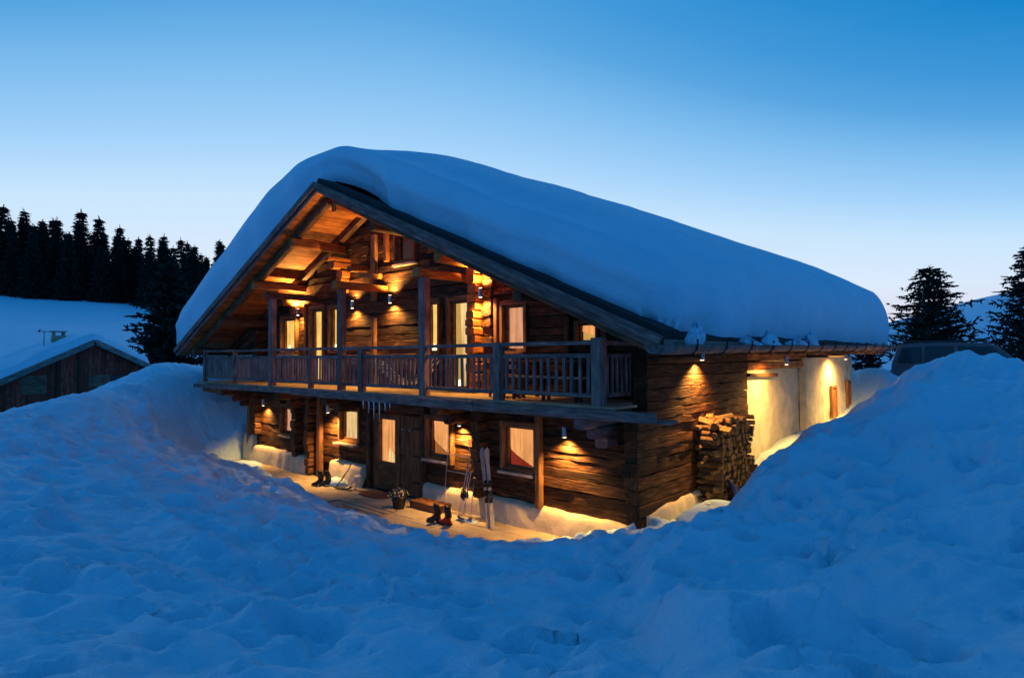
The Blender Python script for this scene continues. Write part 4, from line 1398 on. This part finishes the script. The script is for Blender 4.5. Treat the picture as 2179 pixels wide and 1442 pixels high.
# planter with dry flowers
pl = thing('flower_pot', 'black pot of dry pale flowers standing on the terrace near the door', 'flower pot', (-5.95, -.86, 0))
MB().tube([(-5.95, -.86, .0), (-5.95, -.86, .02), (-5.95, -.86, .24), (-5.95, -.86, .27)], [.12, .13, .17, .18], 14).build('pot', M['black'], pl, smooth=True)
fm, lm = MB(), MB()
_r = random.Random(5)
for i in range(70):
    a, e = _r.uniform(0, 6.28), _r.uniform(.15, 1.3)
    r0 = _r.uniform(.1, .24)
    c = Vector((-5.95 + r0 * math.cos(a) * math.cos(e) * 1.1, -.86 + r0 * math.sin(a) * math.cos(e) * 1.1, .27 + r0 * math.sin(e)))
    q = .03
    t1 = Vector((_r.uniform(-1, 1), _r.uniform(-1, 1), _r.uniform(-1, 1))).normalized() * q
    t2 = t1.cross(Vector((_r.uniform(-1, 1), _r.uniform(-1, 1), 1))).normalized() * q * .7
    (fm if i % 3 else lm).add([c - t1, c + t2, c + t1, c - t2], [(0, 1, 2, 3)])
for i in range(14):
    a = i * .45
    lm.tube([(-5.95, -.86, .22), (-5.95 + .12 * math.cos(a), -.86 + .12 * math.sin(a), .38), (-5.95 + .22 * math.cos(a), -.86 + .22 * math.sin(a), .40)], [.006, .005, .003], 4)
fm.build('flowers', M['petal'], pl)
lm.build('leaves', M['leaf'], pl)
# wooden step box
st = thing('wooden_step', 'low reddish wooden step box against the plinth right of the door', 'step', (-5.35, -.42, 0))
for i in range(3):
    timber('plank', (-5.86, -.56 + .14 * i, .145), (-4.86, -.56 + .14 * i, .145), .132, .03, M['doorw'], st, ch=.05)
timber('plank', (-5.84, -.615, .067), (-4.88, -.615, .067), .03, .122, M['doorw'], st, ch=.05)
for xx in (-5.82, -4.90):
    timber('side', (xx, -.598, .067), (xx, -.22, .067), .03, .12, M['doorw'], st, ch=.05)
# left-over snow heaps on the terrace
def heap(c, rx, ry, h, seed, name, label, group=None, rag=.55):
    n, m_ = 18, 8
    vs, fs = [], []
    for j in range(m_ + 1):
        t = j / m_
        for k in range(n):
            a = 2 * math.pi * k / n
            q = np.array([[math.cos(a) * 1.5 + seed]]), np.array([[math.sin(a) * 1.5 + t * 2]])
            rr = (math.cos(t * math.pi / 2) ** .7) * (1 + rag * float(fbm(q[0], q[1], 3, seed)[0, 0]))
            vs.append((c[0] + rx * rr * math.cos(a), c[1] + ry * rr * math.sin(a), c[2] - .02 + h * math.sin(t * math.pi / 2) * (1 + (.25 + .6 * (rag > 1)) * float(fbm(q[0] * 2, q[1], 2, seed + 3)[0, 0]))))
    for j in range(m_):
        for k in range(n):
            fs.append((j * n + k, j * n + (k + 1) % n, (j + 1) * n + (k + 1) % n, (j + 1) * n + k))
    fs.append(tuple(m_ * n + k for k in range(n)))
    return tag(mk(name, vs, fs, M['snow'], smooth=True), label, 'snow', group)


heap((-9.35, -.36, 0), .42, .22, .20, 5, 'snow_heap', 'small warm lit snow heap at the foot of the post left of the door')
heap((-14.3, -.52, 0), .9, .28, .10, 9, 'snow_heap', 'low bright snow heap under the far left ground floor lamp')
heap((.95, .55, .62), .55, .8, .34, 15, 'snow_heap', 'warm lit snow heap on the path beside the side log wall')
heap((-4.0, -.55, 0), .35, .10, .05, 25, 'snow_heap', 'thin strip of snow at the foot of the leaning ski poles')
# clumps of snow caught in the gutter
for (yy, sx_, h_, l) in ((-.55, .16, .30, 'tall snow clump on the gutter nearest its open front end'), (1.55, .14, .16, 'low snow clump on the gutter next behind the tall front one'),
                         (2.55, .22, .24, 'broad snow clump in the middle of the row on the gutter'), (4.3, .26, .14, 'flat snow clump on the gutter before the upright one'), (5.3, .15, .30, 'upright snow clump farthest back on the gutter')):
    p = GP0.lerp(GP1, (yy - GP0.y) / (GP1.y - GP0.y))
    heap((p.x + .0, yy, p.z + .06), .13, sx_ * 1.15, h_ * .85, int(yy * 10) + 40, 'snow_clump', l, 'snow clumps on the gutter', rag=1.7)
# icicles on the balcony edge over the door
for i, (xx, ln) in enumerate(((-6.95, .20), (-6.72, .30), (-6.52, .44), (-6.30, .46), (-6.08, .22), (-5.9, .14))):
    o = MB().tube([(xx, -1.16, 2.45), (xx + .01, -1.16, 2.45 - ln * .5), (xx, -1.16, 2.45 - ln)], [.018, .011, .002], 6).build('icicle', M['ice'], smooth=True)
    tag(o, 'thin icicle hanging from the balcony edge over the door', 'icicle', 'icicles over the door')

# ------------------------------------------------------------------ things on the balcony
hm = thing('hammock', 'pale rope hammock slung behind the balcony balusters between two posts', 'hammock', (-6.2, -.5, BZ))
for k, yy in enumerate((-.72, -.62, -.52, -.42)):
    pts = [(-7.3 + 2.35 * t, yy + (.1 * math.sin(t * 3.14)), 3.42 - .62 * math.sin(math.pi * t ** 1.15) + .10 * t) for t in [i / 16 for i in range(17)]]
    MB().tube(pts, .014, 5).build('rope', M['rope'], hm)
for i in range(1, 14):
    t = i / 14
    z_ = 3.42 - .62 * math.sin(math.pi * t ** 1.15) + .10 * t
    MB().tube([(-7.3 + 2.35 * t, -.74, z_), (-7.3 + 2.35 * t, -.56, z_ - .03), (-7.3 + 2.35 * t, -.40, z_)], .009, 4).build('cross_rope', M['rope'], hm)
bn = thing('bench', 'long wooden bench on the balcony right of the pink window', 'bench', (-1.9, -.3, BZ))
for yy in (-.58, -.46):
    timber('seat_slat', (-2.75, yy, BZ + .44), (-.95, yy, BZ + .44), .10, .035, M['sill'], bn, ch=.06)
for xx in (-2.6, -1.85, -1.1):
    for yy in (-.6, -.44):
        timber('leg', (xx, yy, BZ), (xx, yy, BZ + .42), .05, .05, M['beam'], bn, ch=.06)
tb = thing('table', 'slatted wooden table standing behind the bench on the balcony', 'table', (-1.9, -.02, BZ))
for i in range(5):
    timber('top_slat', (-2.75, -.28 + .12 * i, BZ + .74), (-1.15, -.28 + .12 * i, BZ + .74), .11, .03, M['frame'], tb, ch=.06)
for xx in (-2.65, -1.25):
    for yy in (-.26, .18):
        timber('leg', (xx, yy, BZ), (xx, yy, BZ + .72), .06, .06, M['beam'], tb, ch=.06)
ch_ = thing('chair', 'slatted wooden chair on the balcony below the pink window', 'chair', (-3.25, -.2, BZ))
for xx in (-3.45, -3.05):
    for yy in (-.4, .0):
        timber('leg', (xx, yy, BZ), (xx, yy, BZ + (.88 if yy > -.1 else .43)), .045, .045, M['beam'], ch_, ch=.06)
for i in range(4):
    timber('seat_slat', (-3.45, -.38 + .12 * i, BZ + .45), (-3.05, -.38 + .12 * i, BZ + .45), .10, .025, M['frame'], ch_, ch=.05)
for zz in (.62, .78):
    timber('back_slat', (-3.45, .0, BZ + zz), (-3.05, .0, BZ + zz), .025, .09, M['sill'], ch_, ch=.05)

# ------------------------------------------------------------------ neighbouring hut
SXF = -32.5
SA = Vector((SXF, -.57, 4.45))
hut = thing('hut', 'low dark wooden hut with snowy roof behind the left snow bank', 'hut', (SXF - 4, -.6, 1.2))
ssl = .52
HYR, HYL = 4.6, 5.4
yr, yl = SA.y + 2.75, SA.y - 5.2
sz = lambda y_: SA.z - ssl * abs(y_ - SA.y)
wl, wr = SA.y - 4.6, SA.y + 2.2
MB().add([(SXF - .5, wl, .4), (SXF - .5, wr, .4), (SXF - .5, wr, sz(wr) - .15), (SXF - .5, SA.y, SA.z - .15), (SXF - .5, wl, sz(wl) - .15),
          (SXF - 9, wl, .4), (SXF - 9, wr, .4), (SXF - 9, wr, sz(wr) - .15), (SXF - 9, SA.y, SA.z - .15), (SXF - 9, wl, sz(wl) - .15)],
         [(0, 1, 2, 3, 4), (9, 8, 7, 6, 5), (0, 4, 9, 5), (1, 6, 7, 2)]).build('wall', M['core'], hut)
y = wl
while y < wr:
    zt_ = min(sz(y), sz(y + .2)) - .2
    if zt_ > 1.0:
        timber('board', (SXF - .47, y + .1, .9), (SXF - .47, y + .1, zt_), .04, .188, M['shedwall'], hut, up=(0, 1, 0), ch=.05)
    y += .2
hr = MB()
for (ya, yb) in ((yl, SA.y), (SA.y, yr)):
    hr.add([(SXF, ya, sz(ya) - .12), (SXF, yb, sz(yb) - .12), (SXF - 9.5, yb, sz(yb) - .12), (SXF - 9.5, ya, sz(ya) - .12), (SXF, ya, sz(ya)), (SXF, yb, sz(yb)), (SXF - 9.5, yb, sz(yb)), (SXF - 9.5, ya, sz(ya))],
           [(0, 1, 2, 3), (4, 7, 6, 5), (0, 4, 5, 1), (1, 5, 6, 2), (2, 6, 7, 3), (3, 7, 4, 0)])
hr = hr.build('roof', M['roofing'], hut)
timber('barge_board', (SXF + .03, SA.y, SA.z - .09), (SXF + .03, yl, sz(yl) - .09), .05, .28, M['shedroof'], hr, ch=.05)
timber('barge_board', (SXF + .03, SA.y, SA.z - .09), (SXF + .03, yr, sz(yr) - .09), .05, .28, M['shedroof'], hr, ch=.05)
for (ya, yb, za, zb) in ((-3.6, -2.55, 1.7, 2.65), (-.75, .25, 1.75, 2.6)):
    s = bpy.data.objects.new('shutter', None)
    link(s, hut, Matrix.Translation((SXF - .42, ya, za)))
    for i in range(4):
        hh = (zb - za) / 4
        timber('shutter_board', (SXF - .42, ya, za + hh * (i + .5)), (SXF - .42, yb, za + hh * (i + .5)), .03, hh - .01, M['shut'], s, ch=.04)
lerp_box((SXF - .44, .32, 1.75), (SXF - .41, .95, 2.55)).build('window_pane', M['carglass'], hut)
for yy in (-2.1, -1.2):
    timber('post', (SXF - .40, yy, .9), (SXF - .40, yy, sz(yy) - .3), .18, .12, M['core'], hut, ch=.05)
ck = lerp_box((-36.75, -1.7, 3.9), (-36.2, -1.1, 4.78)).build('chimney', M['stone'], hut)
for (dx, dy) in ((-.2, -.22), (.2, -.22), (-.2, .22), (.2, .22), (0, -.22), (0, .22)):
    lerp_box((-36.475 + dx - .04, -1.4 + dy - .04, 4.78), (-36.475 + dx + .04, -1.4 + dy + .04, 4.98)).build('cap_leg', M['stone'], ck)
lerp_box((-36.8, -1.75, 4.98), (-36.15, -1.05, 5.04)).build('cap', M['stone'], ck)
MB().tube([(-36.5, -2.05, 4.0), (-36.5, -2.05, 5.02)], .02, 5).tube([(-36.5, -2.3, 5.0), (-36.5, -1.75, 5.0)], .02, 5).tube([(-36.5, -2.3, 4.97), (-36.5, -2.22, 5.12)], [.06, .02], 5).build('weather_vane', M['iron'], hut)
# its thin roof snow
vs, fs = [], []
yy_ = np.r_[np.linspace(yl - .05, SA.y, 22), np.linspace(SA.y, yr + .05, 14)[1:]]
xx_ = np.linspace(SXF - .1, SXF - 9.4, 30)
for i, xv in enumerate(xx_):
    for j, yv in enumerate(yy_):
        e = min(1, min(i, len(xx_) - 1 - i, j, len(yy_) - 1 - j) / 1.3)
        q = np.array([[xv / 1.4]]), np.array([[yv / 1.4]])
        vs.append((xv, yv, SA.z - ssl * (math.sqrt((yv - SA.y) ** 2 + .02) - .1) + .01 - .08 + .52 * math.sin(e * 1.57) * (1 + .5 * float(fbm(q[0], q[1], 3, 201)[0, 0]))))
for i in range(len(xx_) - 1):
    for j in range(len(yy_) - 1):
        a = i * len(yy_) + j
        fs.append((a, a + len(yy_), a + len(yy_) + 1, a + 1))
tag(mk('roof_snow', vs, fs, M['roofsnow'], smooth=True), 'thin snow layer lying on the low hut roof', 'snow', kind='stuff')
# long trimmed pole resting between the bank and the chalet eave
o = timber('wooden_pole', (-27.0, 3.2, 3.62), (-18.3, 1.6, 3.55), .14, .14, M['grey'], None, rough=.006, seg=.8)
tag(o, 'long weathered pole reaching from the hut towards the chalet eave', 'pole')

# ------------------------------------------------------------------ trees
def conifer(seed, H, Rm, whorls, per, sprays, sl, droop=.25, bare=.06, shape=.78):
    r = random.Random(seed)
    V, F = [], []

    def tri(c, d, s, w):
        up_ = Vector((r.uniform(-1, 1), r.uniform(-1, 1), r.uniform(-.4, 1)))
        t = d.cross(up_)
        if t.length < 1e-3:
            return
        t = t.normalized() * w
        b = len(V)
        V.extend([tuple(c - t), tuple(c + t), tuple(c + d * s + t * .3), tuple(c + d * s - t * .3)])
        F.append((b, b + 1, b + 2, b + 3))
    for i in range(whorls):
        f = bare + (1 - bare) * (i + r.uniform(-.3, .3)) / whorls
        f = min(max(f, bare), .99)
        rad = Rm * (1 - f) ** shape * (.75 + .25 * math.sin(i * 1.7 + seed))
        n = max(3, int(per * (1 - .45 * f)))
        a0 = r.uniform(0, 6.28)
        for k in range(n):
            a = a0 + 6.283 * k / n + r.uniform(-.35, .35)
            L = rad * r.uniform(.62, 1.12) + .12
            base = Vector((0, 0, f * H))
            out = Vector((math.cos(a), math.sin(a), 0))
            m_ = max(3, int(sprays * L / Rm) + 2)
            prev = base
            for j in range(1, m_ + 1):
                t = j / m_
                p = base + out * L * t + Vector((0, 0, L * (-droop * math.sin(t * 2.2) + .22 * t * t * (1 - f) + .15 * f)))
                p += Vector((r.uniform(-.05, .05), r.uniform(-.05, .05), r.uniform(-.05, .05))) * L
                d = (p - prev).normalized()
                tri(prev, d, (p - prev).length * 1.25, sl * .20)
                for q in range(2):
                    sd = (d + Vector((-out.y, out.x, 0)) * r.uniform(.4, 1.2) * (1 if q else -1) + Vector((0, 0, r.uniform(-.5, .15)))).normalized()
                    tri(p, sd, sl * r.uniform(.6, 1.25) * (1.15 - .5 * t), sl * .16)
                if r.random() < .7:
                    tri(p, Vector((out.x * .3, out.y * .3, -1)).normalized(), sl * r.uniform(.35, .7), sl * .15)
                prev = p
    for q in range(6):
        tri(Vector((0, 0, H * (.94 + .01 * q))), Vector((r.uniform(-.5, .5), r.uniform(-.5, .5), 1)).normalized(), sl * .7, sl * .1)
    me = bpy.data.meshes.new('crown')
    me.from_pydata(V, [], F)
    me.materials.append(M['needle'])
    tm = MB().tube([(0, 0, -1.2), (0, 0, H * .3), (.02 * H * r.uniform(-1, 1), .02 * H * r.uniform(-1, 1), H * .7), (0, 0, H * .97)],
                   [H * .020, H * .016, H * .009, H * .002], 8)
    mt = bpy.data.meshes.new('trunk')
    mt.from_pydata(tm.v, [], tm.f)
    mt.materials.append(M['bark'])
    return me, mt


def plant_tree(meshes, x, y, label, group=None, s=1.0, name='spruce_tree', z=None, rot=None, sxy=1.0):
    z = gz(x, y) if z is None else z
    o = bpy.data.objects.new(name, None)
    COL.objects.link(o)
    o.location = (x, y, z)
    o.rotation_euler = (RND.uniform(-.02, .02), RND.uniform(-.02, .02), RND.uniform(0, 6.28) if rot is None else rot)
    o.scale = (s * sxy, s * sxy, s)
    tag(o, label, 'tree', group)
    for nm, me_ in zip(('crown', 'trunk'), meshes):
        c = bpy.data.objects.new(nm, me_)
        COL.objects.link(c)
        c.parent = o
    return o


plant_tree(conifer(1, 8.3, 4.9, 34, 9, 16, .52, .02, .05, .58), -2.2, 50.9, 'broad open conifer against the pale sky right of the chalet roof', z=2.4, name='conifer_tree')
plant_tree(conifer(2, 9.6, 4.5, 36, 9, 15, .52, .08, .04, .70), 4.3, 49.4, 'tall dark conifer cut off by the right picture edge', z=2.0, name='conifer_tree')
plant_tree(conifer(3, 10.4, 4.4, 44, 11, 13, .62, .22, .03, .6), -40.4, 5.7, 'big dark spruce between the hut and the chalet eave', z=1.2, s=.86)
plant_tree(conifer(4, 3.0, 1.3, 16, 7, 8, .35), -1.5, 24.0, 'small snowy bush like conifer behind the end of the chalet wall', z=1.9, name='conifer_tree')
FM = [conifer(20 + i, 14.0, 3.5 + .4 * (i % 3), 34, 9, 8, .85, .34, .03, 1.0) for i in range(5)]
_r = random.Random(31)
spots = []


def try_tree(x, y, mind):
    if all((x - a) ** 2 + (y - b) ** 2 > mind * mind for a, b in spots):
        spots.append((x, y))
        return True
    return False


cnt = 0
GRP = 'spruces of the wood on the hill'
fx = math.sin(HEAD), math.cos(HEAD)
while cnt < 520:
    px = _r.uniform(-60, 520)                      # spread over the directions the wood covers
    tt_ = (px - 1089.5) / 1280.0
    dxy = (tt_ * math.cos(HEAD) - math.sin(HEAD), tt_ * math.sin(HEAD) + math.cos(HEAD))
    D = _r.uniform(118, 175) if cnt > 60 else _r.uniform(114, 126)
    x, y = 5.4 + dxy[0] * D, -9.5 + dxy[1] * D
    if 150 < px < 205 and D < 140 and _r.random() < .8:
        continue
    if try_tree(x, y, 3.3):
        edge = D < 126
        s_ = _r.uniform(.62, 1.18) * (1.12 if px < 250 else .94)
        if edge and _r.random() < .25:
            s_ *= .55
        plant_tree(FM[cnt % 5], x, y, 'dark spruce standing at the lower edge of the wood on the hill' if edge else 'dark spruce inside the wood on the hill, showing its top',
                   GRP + (', lower edge' if edge else ', upper rows'), s_)
    cnt += 1

# ------------------------------------------------------------------ parked cars behind the bank
def car(loc, yaw, label, L=4.7, Hh=1.92, W=1.86, van=True):
    rt = thing('parked_car', label, 'car', loc, 'cars parked behind the snow bank')
    mw = Matrix.Translation(loc) @ Matrix.Rotation(yaw, 4, 'Z')
    if van:
        prof = [(-2.3, .35), (-2.36, .7), (-2.30, 1.0), (-1.55, 1.12), (-.85, 1.78), (-.55, 1.88), (.9, 1.92), (2.1, 1.86), (2.32, 1.1), (2.36, .45), (2.2, .32)]
        gl = [(-1.30, 1.15), (-.72, 1.74), (.25, 1.78), (.25, 1.15)], [(.35, 1.15), (.35, 1.78), (1.25, 1.78), (1.25, 1.15)], [(1.35, 1.15), (1.35, 1.77), (1.98, 1.72), (2.12, 1.15)]
    else:
        prof = [(-2.2, .32), (-2.26, .6), (-2.1, .82), (-1.1, .95), (-.35, 1.40), (.6, 1.46), (1.35, 1.38), (2.0, .98), (2.22, .9), (2.2, .4), (2.0, .3)]
        gl = [(-.98, .97), (-.3, 1.36), (.2, 1.40), (.2, .97)], [(.28, .97), (.28, 1.40), (.95, 1.36), (1.3, .97)]
    vs, fs = [], []
    n = len(prof)
    for (yy, ins) in ((-W / 2, 0), (-W / 2 + .02, 0), (W / 2 - .02, 0), (W / 2, 0)):
        sgn = 1 if yy < 0 else -1
        for (px_, pz_) in prof:
            tumble = .16 * max(0, (pz_ - 1.0)) / .9
            vs.append((px_ * (.985 if abs(yy) == W / 2 else 1), yy + sgn * tumble, pz_))
    for q in range(3):
        for k in range(n):
            fs.append((q * n + k, q * n + (k + 1) % n, (q + 1) * n + (k + 1) % n, (q + 1) * n + k))
    fs += [tuple(range(n - 1, -1, -1)), tuple(3 * n + k for k in range(n))]
    body = mk('body', vs, fs, M['carpaint'], rt, mw)
    bv = body.modifiers.new('bev', 'BEVEL')
    bv.width = .05
    bv.segments = 2
    bv.limit_method = 'ANGLE'
    for g in gl:
        for sgn in (-1, 1):
            q = [(a, sgn * (W / 2 + .006 - .16 * max(0, (b - 1.0)) / .9), b) for a, b in g]
            mk('side_window', q, [tuple(range(len(q))) if sgn < 0 else tuple(range(len(q) - 1, -1, -1))], M['carglass'], rt, mw)
    a, b = (prof[3], prof[4])
    nn = Vector((-(b[1] - a[1]), 0, b[0] - a[0])).normalized() * .012
    mk('windscreen', [(a[0] + nn.x + .05, -W * .42, a[1] + nn.z + .05), (a[0] + nn.x + .05, W * .42, a[1] + nn.z + .05), (b[0] + nn.x - .04, W * .36, b[1] + nn.z - .03), (b[0] + nn.x - .04, -W * .36, b[1] + nn.z - .03)], [(0, 1, 2, 3)], M['carglass'], rt, mw)
    for xx in (-1.42, 1.42):
        for sgn in (-1, 1):
            wm = bpy.data.objects.new('wheel', None)
            link(wm, rt, mw @ Matrix.Translation((xx, sgn * (W / 2 - .12), .33)))
            MB().tube([(xx, sgn * (W / 2 - .22), .33), (xx, sgn * (W / 2 + .01), .33)], .33, 18).build('tyre', M['tyre'], wm, mw)
            MB().tube([(xx, sgn * (W / 2 - .1), .33), (xx, sgn * (W / 2 + .016), .33)], .2, 14).build('rim', M['metal'], wm, mw)
    for sgn in (-1, 1):
        MB().box((-1.12, sgn * (W / 2 + .02) - .09, 1.08), (-.98, sgn * (W / 2 + .02) + .09, 1.24)).build('mirror', M['black'], rt, mw)
        MB().box((-2.36, sgn * .68 - .16, .72), (-2.26, sgn * .68 + .16, .9)).build('headlight', M['metal'], rt, mw)
    MB().box((-2.42, -W / 2 + .05, .36), (-2.3, W / 2 - .05, .58)).build('bumper', M['black'], rt, mw)
    for sgn in (-1, 1):
        if van:
            MB().tube([(-.6, sgn * .62, 1.95), (1.9, sgn * .62, 1.97)], .022, 5).build('roof_rail', M['black'], rt, mw)


car((2.95, 18.6, 2.0), R(183), 'dark van parked behind the snow bank right of the chalet')
car((6.4, 12.6, 2.1), R(3), 'low dark car behind the snow bank at the right picture edge', van=False)
